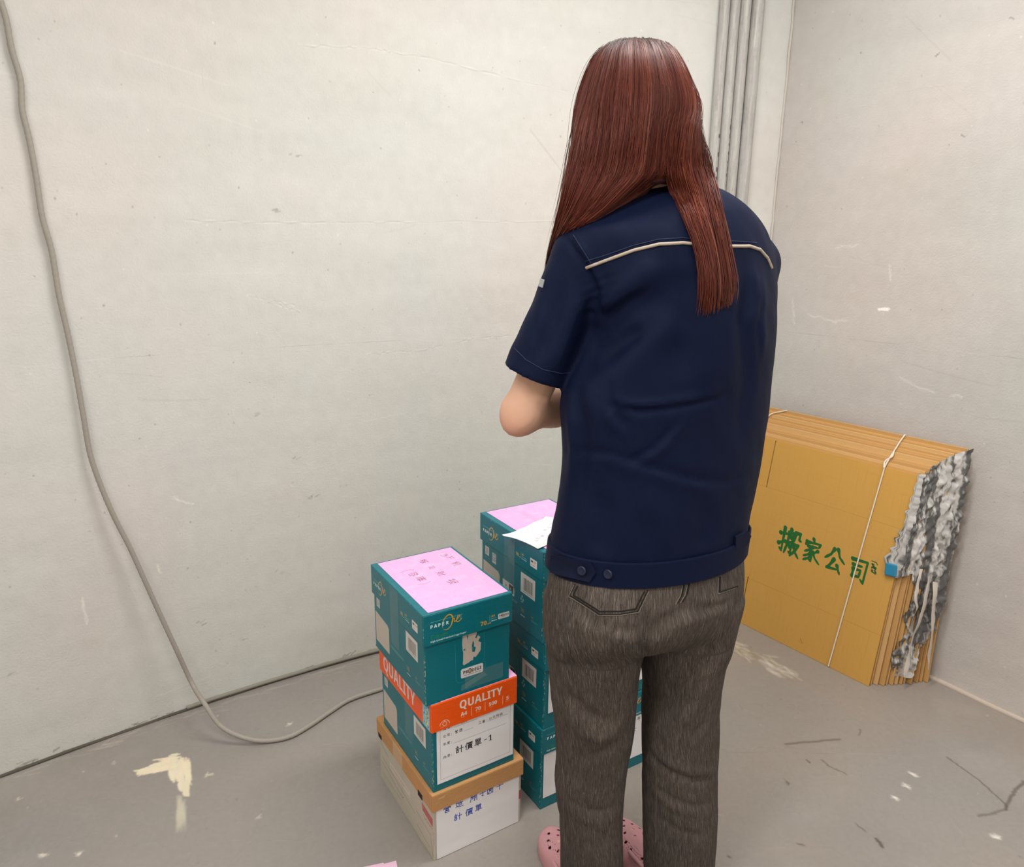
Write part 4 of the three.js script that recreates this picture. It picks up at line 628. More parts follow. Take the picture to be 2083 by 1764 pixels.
const sleeveL = (x, y, z) => { let d = Math.max(slL(x, y, z), cut(x, y, z, SHL_END, axL)); const h = cut(x, y, z, SHL_END, axL); if (h > -0.025) d = Math.max(d, -(slL(x, y, z) + 0.014)); return d; };
const sleeveR = (x, y, z) => { const h = cut(x, y, z, SHR_END, axR); let d = Math.max(slR(x, y, z), h); if (h > -0.025) d = Math.max(d, -(slR(x, y, z) + 0.014)); return d; };
const shirtBase = (x, y, z) => { let d = smin(torso.sdf(x, y, z), sleeveL(x, y, z), y > 1.3 ? 0.03 : 0.012); d = smin(d, sleeveR(x, y, z), 0.016); d = Math.max(d, HEM - y); return y < HEM + 0.02 ? Math.max(d, -(torso.sdf(x, y, z) + 0.01)) : d; };
const shirtFold = creases(shirtBase, [
  [.01, .011, [1214, 668], [1240, 640], [1275, 612], [1312, 588]], [-.009, .013, [1220, 635], [1250, 608], [1285, 580], [1318, 552]], [.009, .012, [1218, 740], [1240, 712], [1275, 690], [1310, 672]], [-.007, .013, [1222, 712], [1250, 682], [1290, 655], [1335, 625]], [.008, .009, [1206, 600], [1200, 640], [1204, 690]], [-.006, .012, [1530, 540], [1535, 600], [1528, 680]], [.005, .008, [1548, 600], [1540, 660], [1545, 730]],
  [0.0068, .006, [1152, 476], [1170, 505], [1195, 545], [1212, 590], [1216, 640], [1210, 690]], [-0.0068, .006, [1163, 475], [1183, 508], [1206, 545], [1224, 590]],
  [0.0153, .03, [1205, 735], [1245, 690], [1290, 640], [1345, 590]], [-0.0136, .028, [1225, 640], [1270, 600], [1310, 560], [1340, 520]], [-0.0102, .03, [1230, 800], [1290, 720], [1350, 670], [1390, 640]], [0.0119, .022, [1212, 650], [1206, 700], [1178, 780]],
  [0.0068, .007, [1238, 770], [1246, 822], [1300, 835], [1370, 828], [1440, 812], [1475, 800]], [-0.0068, .008, [1240, 800], [1262, 824], [1330, 824], [1400, 814], [1460, 800]], [0.0051, .008, [1250, 835], [1275, 870]], [-0.0051, .008, [1236, 840], [1258, 880]],
  [0.0051, .008, [1280, 940], [1330, 915], [1380, 860]], [-0.0051, .01, [1300, 945], [1350, 910], [1395, 855]], [0.0051, .01, [1150, 915], [1230, 922], [1310, 950], [1400, 975], [1480, 985], [1525, 970]], [-0.0043, .01, [1150, 930], [1250, 935], [1330, 965], [1420, 990], [1520, 985]],
  [0.0085, .03, [1380, 540], [1390, 640], [1385, 780]], [-0.0102, .03, [1430, 560], [1440, 680], [1450, 820]], [0.0068, .018, [1520, 560], [1510, 650], [1520, 780], [1500, 900]], [-0.0068, .018, [1490, 560], [1480, 660], [1485, 780]], [-0.0068, .016, [1550, 560], [1545, 640], [1548, 720]],
  [0.0085, .014, [1170, 780], [1185, 860], [1180, 960], [1160, 1080]], [-0.0068, .012, [1158, 820], [1166, 900], [1160, 1000]], [0.0051, .008, [1200, 640], [1180, 700], [1150, 770]], [-0.0085, .014, [1180, 600], [1150, 690], [1120, 760]], [0.0068, .012, [1150, 560], [1120, 660], [1090, 740]], [-0.0051, .01, [1210, 640], [1190, 660], [1175, 700]],
  [.0028, .0035, [1118, 1131], [1180, 1142], [1240, 1150], [1310, 1152], [1380, 1145], [1440, 1132], [1498, 1112]], [-0.0051, .02, [1300, 1000], [1350, 1060], [1360, 1130]], [0.0051, .02, [1420, 1010], [1440, 1070], [1430, 1120]], [0.0051, .02, [1220, 1000], [1225, 1070], [1215, 1130]],
]);
const shirtSdf = (x, y, z) => {
  let d = shirtBase(x, y, z); if (Math.abs(d) > 0.03) return d;
  d += shirtFold(x, y, z) + 0.0045 * fbm(x * 9 + 3, y * 6 + x * 3, z * 9, 3) + 0.0026 * fbm(x * 24 + y * 14, y * 12, z * 24, 2);
  const g = hitGather(x, y, z); return d + g;
};
const gA = hit(shirtBase, 1212, 590), hitGather = (x, y, z) => { const r = Math.hypot(x - gA.x - 0.008, y - gA.y, z - gA.z); return r < 0.07 ? 0.0018 * Math.sin((y * 0.9 - x * 0.35) * 480) * Math.exp(-r * r / 0.0007) : 0; };
const clothUv = (g, r, sy, cx, cz) => { const p = g.attributes.position, uv = new Float32Array(p.count * 2); for (let i = 0; i < p.count; i++) { uv[2 * i] = Math.atan2(p.getX(i) - cx, p.getZ(i) - cz) * r; uv[2 * i + 1] = p.getY(i) * sy; } g.setAttribute('uv', new THREE.BufferAttribute(uv, 2)); return g; };
const twill = grey(256, 256, (x, y) => 0.5 + 0.3 * Math.sin((x + y) * Math.PI / 4) + 0.2 * noise3(x / 2, y / 2, 3));
const NAVY = std(0x0c1632, 0.62, { bumpMap: (() => { const t = twill.clone(); t.repeat.set(14, 14); t.needsUpdate = true; return t; })(), bumpScale: 0.0003, sheen: 0.06, sheenColor: new THREE.Color(0x4a5c90), sheenRoughness: 0.5, specularIntensity: 0.25 });
const NAVY2 = std(0x0b142e, 0.62, { specularIntensity: 0.4 });
const shirt = mesh('shirt', clothUv(surfaceNet(shirtSdf, [-0.06, HEM - 0.02, -1.47], [0.56, 1.52, -1.03], 0.0042), 0.3, 1, 0.25, -1.25), NAVY, person); shirt.userData.label = 'navy short-sleeved work shirt';
const onShirt = (list, out = 0.001) => list.map((q) => hit(shirtSdf, ...q)).filter(Boolean).map((p) => p.addScaledVector(V(0, EYE, 0).sub(p).normalize(), out));
const dense = (list, n = 6) => between(list, (a, b) => [a, b], n);
const piping = mesh('piping', tube(onShirt(dense([[1193, 545], [1230, 531], [1290, 509], [1340, 497], [1390, 494], [1430, 498], [1480, 501], [1526, 501], [1546, 508], [1562, 526], [1570, 545]], 5), 0.0012), 0.0026, 160, 8), std(0xb9aa98, 0.75), shirt); piping.userData.label = 'beige piping across the back yoke';
const THREAD = std(0x1c2748, 0.8);
for (const l of [[[1190, 532], [1230, 520], [1290, 499], [1340, 487], [1390, 484], [1440, 489], [1500, 491], [1540, 494]], [[1166, 478], [1185, 508], [1205, 540]], [[1046, 708], [1070, 732], [1105, 752], [1142, 760], [1160, 758]], [[1118, 1138], [1180, 1149], [1240, 1157], [1310, 1159], [1380, 1152], [1440, 1139], [1496, 1119]]]) { const p = onShirt(dense(l, 5), 0.0004); if (p.length > 3) mesh('stitching', tube(p, 0.0008, 90, 5), THREAD, shirt); }
// collar, mostly under the hair
{ const r = []; for (let i = 0; i <= 40; i++) { const a = i / 40 * Math.PI * 2, p = torso.point(a, torso.y1 - 0.002, -0.006); r.push(p.setY(torso.y1 + 0.006 + 0.01 * Math.cos(a))); } mesh('collar', tube(r.slice(0, 40).map((p) => V(mix(p.x, 0.255, 0.14), p.y, p.z)), 0.012, 90, 10, true), NAVY2, shirt); }
// waistband, its two straps with buttons
const band = (a0, a1, y0, y1, out, thick, n = 90) => {
  const pos = [], idx = [];
  for (let i = 0; i <= n; i++) { const a = mix(a0, a1, i / n); for (const [y, o] of [[y0, out], [y0 + 0.002, out + thick], [y1 - 0.002, out + thick], [y1, out]]) { const p = torso.point(a, y, o + 0.0012 * fbm(a * 6, y * 40, 3, 3)); pos.push(p.x, p.y, p.z); } }
  for (let i = 0; i < n; i++) for (let k = 0; k < 4; k++) { const a = i * 4 + k, b = i * 4 + (k + 1) % 4; idx.push(a, a + 4, b, b, a + 4, b + 4); }
  const l = n * 4; idx.push(0, 1, 2, 0, 2, 3, l, l + 2, l + 1, l, l + 3, l + 2);
  const g = new THREE.BufferGeometry(); g.setAttribute('position', new THREE.Float32BufferAttribute(pos, 3)); g.setIndex(idx); return toCreasedNormals(g, 0.7);
};
mesh('waistband', clothUv(band(-Math.PI, Math.PI, HEM - 0.001, HEM + 0.043, 0.0005, 0.0036, 160), 0.3, 1, 0.25, -1.25), NAVY, shirt);
function strap(pts, name, thick) {          // a pointed strap given by its outline in pixels, laid on the band
  const o = pts.map((q) => hit((x, y, z) => torso.sdf(x, y, z) - 0.0068, ...q)).filter(Boolean), c = V(0, 0, 0); o.forEach((p) => c.add(p)); c.multiplyScalar(1 / o.length);
  const n = V(0, 0, 0); o.forEach((p, i) => { const q = o[(i + 1) % o.length]; n.add(p.clone().sub(c).cross(q.clone().sub(c))); }); n.normalize(); if (n.dot(V(0, EYE, 0).sub(c)) < 0) n.negate();
  const pos = [], idx = [], N = o.length; for (const p of o) pos.push(p.x, p.y, p.z); for (const p of o) { const q = p.clone().addScaledVector(n, thick); pos.push(q.x, q.y, q.z); } const m = c.clone().addScaledVector(n, thick + 0.0012); pos.push(m.x, m.y, m.z);
  for (let i = 0; i < N; i++) { const j = (i + 1) % N; idx.push(i, j, N + i, N + i, j, N + j, N + i, N + j, 2 * N); }
  const g = new THREE.BufferGeometry(); g.setAttribute('position', new THREE.Float32BufferAttribute(pos, 3)); g.setIndex(idx); const q = toCreasedNormals(g, 0.5); const mm = mesh(name, q, NAVY2, shirt); mm.material.side = THREE.DoubleSide; return n;
}
const sn = strap([[1122, 1128], [1150, 1133], [1180, 1139], [1202, 1145], [1213, 1165], [1200, 1184], [1175, 1178], [1145, 1171], [1121, 1164]], 'strap', 0.0026);
for (const [px, py, o] of [[1184, 1161, .0102], [1237, 1168, .0055]]) { const p = hit((x, y, z) => torso.sdf(x, y, z) - o, px, py); if (!p) continue; const m = mesh('button', new THREE.LatheGeometry([[0, .0024], [.005, .0024], [.0056, .0032], [.0072, .0032], [.008, .0018], [.008, 0]].map((q) => new THREE.Vector2(...q)), 24), std(0x16203c, 0.4), shirt); m.position.copy(p); m.quaternion.setFromUnitVectors(V(0, 1, 0), sn); }
{ const p = hit(torso.sdf, 1494, 1106) ?? torso.point(1.4, HEM + .03), s = new THREE.Shape(); s.moveTo(-.02, -.013); s.lineTo(.012, -.013); s.lineTo(.022, 0); s.lineTo(.012, .014); s.lineTo(-.02, .014); const m = mesh('strap', new THREE.ExtrudeGeometry(s, { depth: .003, bevelEnabled: true, bevelSize: .0008, bevelThickness: .0008 }), NAVY2, shirt); m.position.copy(p).add(V(.016, 0.002, -.012)); m.rotation.set(0, 0.65, 0.12); }
{ const p = hit(shirtSdf, 1106, 576) ?? SHL; const m = mesh('sleeve_tag', box(0.009, 0.013, 0.0022, 0, 0, 0, 0.0006), std(0xaeb0b2, 0.45), shirt); m.position.copy(p).add(V(-0.0035, 0, 0.0006)); m.rotation.set(0, -0.7, -0.25); m.userData.label = 'small grey tag on the sleeve'; }

// ---- jeans
const hips = trunk([[1040, 1140, 1492, -1.233, .098, .1], [1100, 1124, 1500, -1.226, .112, .104], [1150, 1114, 1504, -1.22, .121, .108], [1190, 1110, 1502, -1.217, .127, .108], [1230, 1109, 1497, -1.217, .125, .106], [1262, 1111, 1490, -1.222, .108, .1], [1285, 1118, 1482, -1.23, .075, .08], [1302, 1140, 1460, -1.236, .035, .05]]);
const legL = trunk([[1215, 1110, 1300, -1.197, .085, .1], [1260, 1109, 1304, -1.2, .092, .1], [1300, 1111, 1304, -1.204, .093, .1], [1340, 1113, 1301, -1.21, .09, .098], [1400, 1120, 1294, -1.22, .083, .094], [1470, 1131, 1288, -1.235, .075, .09], [1530, 1135, 1280, -1.246, .07, .088], [1590, 1133, 1271, -1.256, .069, .085], [1650, 1137, 1265, -1.265, .07, .078], [1710, 1141, 1264, -1.274, .072, .074], [1770, 1143, 1265, -1.282, .073, .072], [1860, 1145, 1268, -1.29, .074, .072]], 0.3);
const legR = trunk([[1215, 1320, 1500, -1.245, .085, .09], [1260, 1309, 1492, -1.248, .09, .09], [1300, 1308, 1482, -1.252, .088, .09], [1340, 1308, 1469, -1.256, .084, .09], [1400, 1313, 1459, -1.264, .078, .086], [1450, 1309, 1459, -1.27, .074, .084], [1530, 1311, 1459, -1.28, .07, .08], [1600, 1312, 1455, -1.287, .07, .076], [1700, 1312, 1452, -1.295, .072, .074], [1764, 1312, 1448, -1.3, .073, .074], [1860, 1313, 1446, -1.305, .074, .074]], 0.3);
const jeansBase = (x, y, z) => { const l = legL.sdf(x, y, z), r = legR.sdf(x, y, z), h = hips.sdf(x, y, z); return Math.max(smin(smin(l, r, 0.006), h, 0.022), 0.036 - y); };
const jeansFold = creases(jeansBase, [
  [0.0105, .008, [1308, 1235], [1308, 1270], [1306, 1310], [1304, 1350]], [.012, .009, [1309, 1255], [1308, 1290], [1306, 1335]], [0.0090, .009, [1300, 1288], [1270, 1284], [1240, 1276]], [-0.0075, .012, [1290, 1300], [1250, 1290], [1215, 1272]], [0.0060, .01, [1160, 1215], [1190, 1252], [1240, 1285]], [-0.0045, .012, [1150, 1230], [1190, 1270], [1240, 1300]],
  [0.0105, .01, [1310, 1300], [1350, 1262], [1400, 1240], [1470, 1225]], [-0.0075, .012, [1330, 1310], [1380, 1270], [1450, 1245], [1490, 1230]], [0.0075, .008, [1400, 1250], [1450, 1238], [1488, 1224]], [-0.0060, .008, [1410, 1236], [1450, 1226], [1485, 1214]],
  [-0.0090, .016, [1160, 1440], [1185, 1490], [1230, 1500], [1270, 1460]], [0.0075, .014, [1150, 1400], [1190, 1450], [1240, 1470]], [0.0060, .012, [1180, 1540], [1230, 1530], [1275, 1490]],
  [0.0075, .008, [1320, 1530], [1360, 1570], [1410, 1590], [1450, 1588]], [-0.0075, .01, [1320, 1512], [1370, 1556], [1420, 1572], [1455, 1568]], [0.0060, .007, [1325, 1590], [1365, 1625], [1410, 1640], [1448, 1632]], [-0.0060, .009, [1330, 1610], [1370, 1645], [1420, 1656]], [0.0060, .008, [1340, 1660], [1380, 1690], [1430, 1700]], [-0.0060, .012, [1440, 1380], [1420, 1440], [1380, 1480]], [0.0060, .012, [1450, 1400], [1440, 1470], [1400, 1500]],
  [0.0045, .008, [1210, 1690], [1240, 1710], [1262, 1706]], [0.0045, .01, [1150, 1620], [1200, 1650], [1255, 1640]], [-0.0045, .01, [1150, 1640], [1200, 1672], [1255, 1660]], [0.0045, .005, [1138, 1560], [1148, 1640], [1150, 1740]], [-0.0060, .01, [1130, 1545], [1133, 1600], [1138, 1660]],
]);
const jeansSdf = (x, y, z) => { const d = jeansBase(x, y, z); if (Math.abs(d) > 0.025) return d; return d + 0.7 * jeansFold(x, y, z) + 0.0036 * fbm(x * 13 + 9, y * 8, z * 13, 3) + 0.0018 * fbm(x * 36, y * 24, z * 36, 2); };
const [dCanvas, dx] = canvas(1024, 1024, '#58514c');
{ const r = rng(91); for (let i = 0; i < 12000; i++) { const l = r(); dx.strokeStyle = l < .5 ? `rgba(22,19,18,${.06 + .2 * r()})` : `rgba(${178 + r() * 40},${170 + r() * 38},${160 + r() * 36},${.05 + .19 * r()})`; dx.lineWidth = 1 + r() * 2.2; const a = r() * 1024, b = r() * 1064 - 40, h = 16 + r() * 50; dx.beginPath(); dx.moveTo(a, b); dx.lineTo(a + (r() - .3) * 16, b + h); dx.stroke(); } }
const denimTex = texture(dCanvas); denimTex.repeat.set(3.2, 2.6);
const denimBump = texture(dCanvas, false); denimBump.repeat.set(3.2, 2.6);
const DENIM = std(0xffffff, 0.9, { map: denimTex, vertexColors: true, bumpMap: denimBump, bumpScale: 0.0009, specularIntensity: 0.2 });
{
  const g = surfaceNet(jeansSdf, [0.03, 0.02, -1.42], [0.52, HEM + 0.11, -1.05], 0.0046), p = g.attributes.position, uv = new Float32Array(p.count * 2), c = new Float32Array(p.count * 3);
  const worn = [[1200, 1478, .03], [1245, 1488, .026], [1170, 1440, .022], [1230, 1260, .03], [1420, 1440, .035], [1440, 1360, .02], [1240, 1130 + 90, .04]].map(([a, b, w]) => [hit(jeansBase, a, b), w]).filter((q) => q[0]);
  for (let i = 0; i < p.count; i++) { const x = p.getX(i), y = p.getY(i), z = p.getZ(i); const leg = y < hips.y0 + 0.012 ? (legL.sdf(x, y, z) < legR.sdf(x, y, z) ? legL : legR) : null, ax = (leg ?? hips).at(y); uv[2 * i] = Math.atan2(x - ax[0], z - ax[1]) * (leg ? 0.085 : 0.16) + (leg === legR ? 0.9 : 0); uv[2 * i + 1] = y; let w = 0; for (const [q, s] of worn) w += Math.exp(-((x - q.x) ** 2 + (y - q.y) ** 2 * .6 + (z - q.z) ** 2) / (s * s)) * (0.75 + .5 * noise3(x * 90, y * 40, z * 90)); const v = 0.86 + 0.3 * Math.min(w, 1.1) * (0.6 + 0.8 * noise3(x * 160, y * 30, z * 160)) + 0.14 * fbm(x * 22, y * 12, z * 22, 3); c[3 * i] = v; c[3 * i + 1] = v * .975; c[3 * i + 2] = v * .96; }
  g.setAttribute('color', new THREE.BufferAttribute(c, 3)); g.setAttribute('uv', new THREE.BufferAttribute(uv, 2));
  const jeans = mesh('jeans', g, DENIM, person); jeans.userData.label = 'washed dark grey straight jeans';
  const onJ = (l, out) => dense(l, 6).map((q) => hit(jeansSdf, ...q)).filter(Boolean).map((q) => q.addScaledVector(V(0, EYE, 0).sub(q).normalize(), out)), LIGHT = std(0x7a7067, 0.9), DARK = std(0x1c1816, 0.95);
  const line = (name, l, m, r, out) => { const q = onJ(l, out); if (q.length > 2) mesh(name, tube(q, r, q.length * 3, 5), m, jeans); };
  const pocket = [[1168, 1190], [1157, 1213], [1218, 1252], [1262, 1252], [1299, 1246], [1320, 1203]], inner = [[1175, 1192], [1166, 1210], [1220, 1244], [1262, 1244], [1293, 1239], [1311, 1203]];
  line('pocket_seam', pocket, LIGHT, .0009, .0006); line('pocket_seam', pocket.map(([a, b]) => [a + (a < 1240 ? 2 : -2), b - 2]), DARK, .0012, .0002); line('pocket_seam', inner, DARK, .0012, .0003);
  for (const l of [[[1461, 1176], [1460, 1208], [1497, 1196]], [[1388, 1192], [1384, 1212], [1374, 1230]], [[1398, 1190], [1394, 1210], [1384, 1227]]]) { line('pocket_seam', l, LIGHT, .0009, .0006); line('pocket_seam', l.map(([a, b]) => [a + 4, b - 3]), DARK, .0015, .0002); }
  line('leg_seam', [[1334, 1540], [1335, 1620], [1334, 1700], [1333, 1780]], LIGHT, .0006, .0002); line('leg_seam', [[1142, 1540], [1148, 1600], [1146, 1660], [1152, 1760]], LIGHT, .0006, .0002);
}

// ---- clogs
const PINKRUBBER = std(0xd09a9f, 0.5, { specularIntensity: 0.4 });
function clog(toe, heel, mirror, label) {
  const L = toe.distanceTo(heel), ax = toe.clone().sub(heel).normalize(), sd = V(-ax.z, 0, ax.x), holes = [];   // local: u 0 heel .. 1 toe, s sideways, y up
  const wAt = (u) => (0.034 + 0.017 * smooth(0.1, 0.7, u) - 0.012 * (1 - smooth(0, 0.16, u))) * (u > 0.7 ? Math.sqrt(Math.max(0.01, 1 - ((u - 0.7) / 0.335) ** 2)) : 1), top = (u) => 0.03 + 0.038 * smooth(0.28, 0.5, u) * (1 - 0.55 * smooth(0.55, 1.02, u)) + 0.028 * (1 - smooth(0, 0.12, u));
  for (const [u, s] of [[.9, -.013], [.9, .013], [.83, -.026], [.83, 0], [.83, .026], [.75, -.034], [.75, -.012], [.75, .012], [.75, .034], [.66, -.026], [.66, 0], [.66, .026], [.57, -.03], [.57, .03]]) holes.push([u * L, s]);
  const f = (x, y, z) => {
    const px = x - heel.x, pz = z - heel.z, a = px * ax.x + pz * ax.z, s = px * sd.x + pz * sd.z + mirror * 0.008 * Math.sin(clamp(a / L, 0, 1) * 3.1), u = a / L, h = top(u), w = Math.max(0.004, wAt(clamp(u, 0, 1.02))), rr = y / h;
    const sideW = w * (y < 0.02 ? 1 : Math.sqrt(Math.max(0.02, 1 - Math.pow(clamp((y - 0.02) / (h - 0.02 + 1e-4), 0, 1), 2.2) * 0.92)));
    let d = smax(smax(Math.abs(s) - sideW, y - h, 0.02), smax(-a - 0.002, a - L - 0.004, 0.02), 0.02); d = Math.max(d, 0.001 - y);
    const inn = smax(smax(Math.abs(s) - sideW + 0.006, y - h + (u > 0.46 ? 0.006 : -0.05), 0.012), smax(-a + 0.008, a - L + 0.012, 0.012), 0.01); d = Math.max(d, -Math.max(inn, 0.022 - y));
    if (u > 0.5) for (const [ha, hs] of holes) d = Math.max(d, -Math.max(Math.hypot(a - ha, s - hs) - 0.0033, 0.03 - y));
    return d;
  };
  const lo = [Math.min(toe.x, heel.x) - 0.07, -0.004, Math.min(toe.z, heel.z) - 0.07], hi = [Math.max(toe.x, heel.x) + 0.07, 0.1, Math.max(toe.z, heel.z) + 0.07];
  const m = mesh('clog', surfaceNet(f, lo, hi, 0.0026), PINKRUBBER, person); m.userData.label = label;
  const pts = []; for (let i = 0; i <= 20; i++) { const a = (i / 20 - 0.5) * Math.PI * 1.15, u = 0.45 - 0.5 * Math.cos(a) * 0.92, q = heel.clone().addScaledVector(ax, u * L).addScaledVector(sd, 0.046 * Math.sin(a)); q.y = 0.062 + 0.008 * Math.cos(a); pts.push(q); }
  mesh('heel_strap', tube(pts, 0.005, 50, 8), PINKRUBBER, m);
}
const toeR = V(0.262, 0, -1.505), heelR = V(0.392, 0, -1.268), toeL = V(0.098, 0, -1.472), heelL = V(0.208, 0, -1.225);
clog(toeR, heelR, 1, 'right pink clog with round vent holes'); clog(toeL, heelL, -1, 'left pink clog with round vent holes');

// ---- body: head, neck, trunk, arms and hands, legs and feet in one mesh
const headC = atDepth(1300, 246, -1.3), fwd = V(-FSN, -0.36, -FC).normalize(), rgt = V(FC, 0, -FSN), upv = rgt.clone().cross(fwd).normalize();
const inHead = (x, y, z) => { const a = x - headC.x, b = y - headC.y, c = z - headC.z; return [a * rgt.x + b * rgt.y + c * rgt.z, a * upv.x + b * upv.y + c * upv.z, a * fwd.x + b * fwd.y + c * fwd.z]; };   // right, up, forward
const ell = (p, c, r) => { const a = (p[0] - c[0]) / r[0], b = (p[1] - c[1]) / r[1], d = (p[2] - c[2]) / r[2], k0 = Math.hypot(a, b, d), k1 = Math.hypot(a / r[0], b / r[1], d / r[2]); return k1 < 1e-6 ? -Math.min(...r) : k0 * (k0 - 1) / k1; };
const neckTop = headC.clone().addScaledVector(upv, -0.06).addScaledVector(fwd, -0.012), neckBase = V(0.262, 1.405, -1.284), chinJ = headC.clone().addScaledVector(upv, -0.085).addScaledVector(fwd, 0.055);
const neckCap = capsule(neckTop, neckBase, 0.046, 0.044);
const headSdf = (x, y, z) => {
  const p = inHead(x, y, z), ap = [Math.abs(p[0]), p[1], p[2]];
  let d = ell(p, [0, 0.02, -0.008], [0.071, 0.088, 0.09]); d = smin(d, ell(p, [0, -0.045, 0.03], [0.055, 0.072, 0.06]), 0.04);
  d = smin(d, ell(p, [0, -0.1, 0.06], [0.02, 0.014, 0.018]), 0.025); d = smin(d, ell(ap, [0.034, -0.035, 0.066], [0.02, 0.018, 0.014]), 0.02);      // chin, cheeks
  d = smin(d, ell(p, [0, -0.018, 0.096], [0.0085, 0.024, 0.013]), 0.012); d = smin(d, ell(ap, [0.008, -0.037, 0.096], [0.0075, 0.006, 0.008]), 0.006);   // nose
  d = smax(d, -ell(ap, [0.03, 0.004, 0.094], [0.015, 0.009, 0.012]), 0.01); d = Math.min(d, ell(ap, [0.03, 0.003, 0.078], [0.011, 0.0095, 0.0105]));          // sockets, eyeballs
  d = smin(d, ell(p, [0, -0.06, 0.086], [0.021, 0.005, 0.009]), 0.006); d = smin(d, ell(p, [0, -0.069, 0.084], [0.017, 0.0055, 0.009]), 0.006);            // lips
  d = smin(d, ell(ap, [0.074, -0.012, -0.006], [0.007, 0.03, 0.018]), 0.006);                                                                                  // ears
  return smin(d, neckCap(x, y, z), 0.03);
};
const elbowL = atDepth(1060, 842, -1.238), wristL = atDepth(1232, 812, -1.425), shL = SHL.clone().add(V(0.012, 0.005, 0)), shR = SHR.clone().add(V(-0.006, 0, 0)), elbowR = V(0.452, 1.085, -1.425), wristR = V(0.315, 1.135, -1.585), tipL = atDepth(1049, 862, -1.232);
const axisOf = (t, y) => { const a = t.at(y); return V(a[0], y, a[1]); };
const limbs = [capsule(shL, elbowL, 0.04, 0.0345), capsule(elbowL, elbowL.clone().lerp(wristL, 0.35), 0.033, 0.0325), capsule(elbowL.clone().lerp(wristL, 0.35), wristL, 0.0325, 0.0215), capsule(tipL, elbowL, 0.0185, 0.03),
  capsule(shR, elbowR, 0.038, 0.033), capsule(elbowR, elbowR.clone().lerp(wristR, 0.35), 0.032, 0.0325), capsule(elbowR.clone().lerp(wristR, 0.35), wristR, 0.0325, 0.0215),
  capsule(neckBase, V(0.25, 1.2, -1.268), 0.042, 0.085), capsule(shL, shR, 0.035, 0.035), capsule(V(0.25, 1.2, -1.268), V(0.255, 0.95, -1.24), 0.085, 0.085), capsule(V(0.19, 0.83, -1.215), V(0.33, 0.83, -1.245), 0.075, 0.075), capsule(V(0.255, 0.95, -1.24), V(0.26, 0.82, -1.23), 0.08, 0.085),
  capsule(axisOf(legL, 0.64), axisOf(legL, 0.4), 0.048, 0.036), capsule(axisOf(legL, 0.4), axisOf(legL, 0.1), 0.036, 0.026), capsule(axisOf(legR, 0.64), axisOf(legR, 0.4), 0.048, 0.036), capsule(axisOf(legR, 0.4), axisOf(legR, 0.1), 0.036, 0.026), capsule(V(0.2, 0.8, -1.22), axisOf(legL, 0.64), 0.06, 0.048), capsule(V(0.33, 0.8, -1.245), axisOf(legR, 0.64), 0.06, 0.048),
  capsule(V(0.19, 0.06, -1.27), V(0.125, 0.043, -1.41), 0.028, 0.016), capsule(V(0.372, 0.06, -1.3), V(0.295, 0.043, -1.445), 0.028, 0.016)];
const bodySdf = (x, y, z) => { let d = 1; for (const c of limbs) d = smin(d, c(x, y, z), 0.018); return smin(d, neckCap(x, y, z), 0.03); };
function hand(wrist, dir, nrm, curl, thumbSide) {      // palm, four fingers of three joints, thumb from the side of the palm
  dir.normalize(); const side = dir.clone().cross(nrm).normalize().multiplyScalar(thumbSide); nrm = side.clone().cross(dir).multiplyScalar(thumbSide).normalize();
  const caps = [], P = (a, s, n) => wrist.clone().addScaledVector(dir, a).addScaledVector(side, s).addScaledVector(nrm, n), palm = [];
  [[0.026, .073], [0.009, .08], [-0.009, .075], [-0.025, .06]].forEach(([s, len], i) => {
    palm.push(capsule(P(0, s * .55, 0), P(0.083 - 0.004 * i, s, 0), 0.0125, 0.0115));
    let p = P(0.083 - 0.004 * i, s, 0), ang = 0.25; const ch = [];
    [0.46, 0.31, 0.23].forEach((f, k) => { ang += curl * (0.75 + 0.1 * i) * (k ? 0.85 : 0.6); const v = dir.clone().multiplyScalar(Math.cos(ang)).addScaledVector(nrm, Math.sin(ang)).addScaledVector(side, s * 1.2); const q = p.clone().addScaledVector(v.normalize(), len * f); ch.push(capsule(p, q, 0.0092 - 0.0008 * k, 0.0086 - 0.0009 * k)); p = q; });
    caps.push(ch);
  });
  let p = P(0.022, 0.022, 0.004); const th = []; [[0.036, .75, .35, .011], [.03, 0.5, .5, .0095], [.024, .25, .75, .0085]].forEach(([l, sd, nn, r]) => { const q = p.clone().add(dir.clone().multiplyScalar(0.75).addScaledVector(side, sd).addScaledVector(nrm, nn).normalize().multiplyScalar(l)); th.push(capsule(p, q, r, r - 0.001)); p = q; });
  const arm = capsule(wrist.clone().addScaledVector(dir, -0.03), P(0.01, 0, 0), 0.0215, 0.02);
  const f = (x, y, z) => { let d = arm(x, y, z); for (const c of palm) d = smin(d, c(x, y, z), 0.012); let t = 1; for (const c of th) t = smin(t, c(x, y, z), 0.004); d = smin(d, t, 0.01); for (const ch of caps) { let e = 1; for (const c of ch) e = smin(e, c(x, y, z), 0.003); d = smin(d, e, 0.003); } return d; };
  const c = P(0.07, 0, 0.02), R = 0.125; return surfaceNet(f, [c.x - R, c.y - R, c.z - R], [c.x + R, c.y + R, c.z + R], 0.003);
}
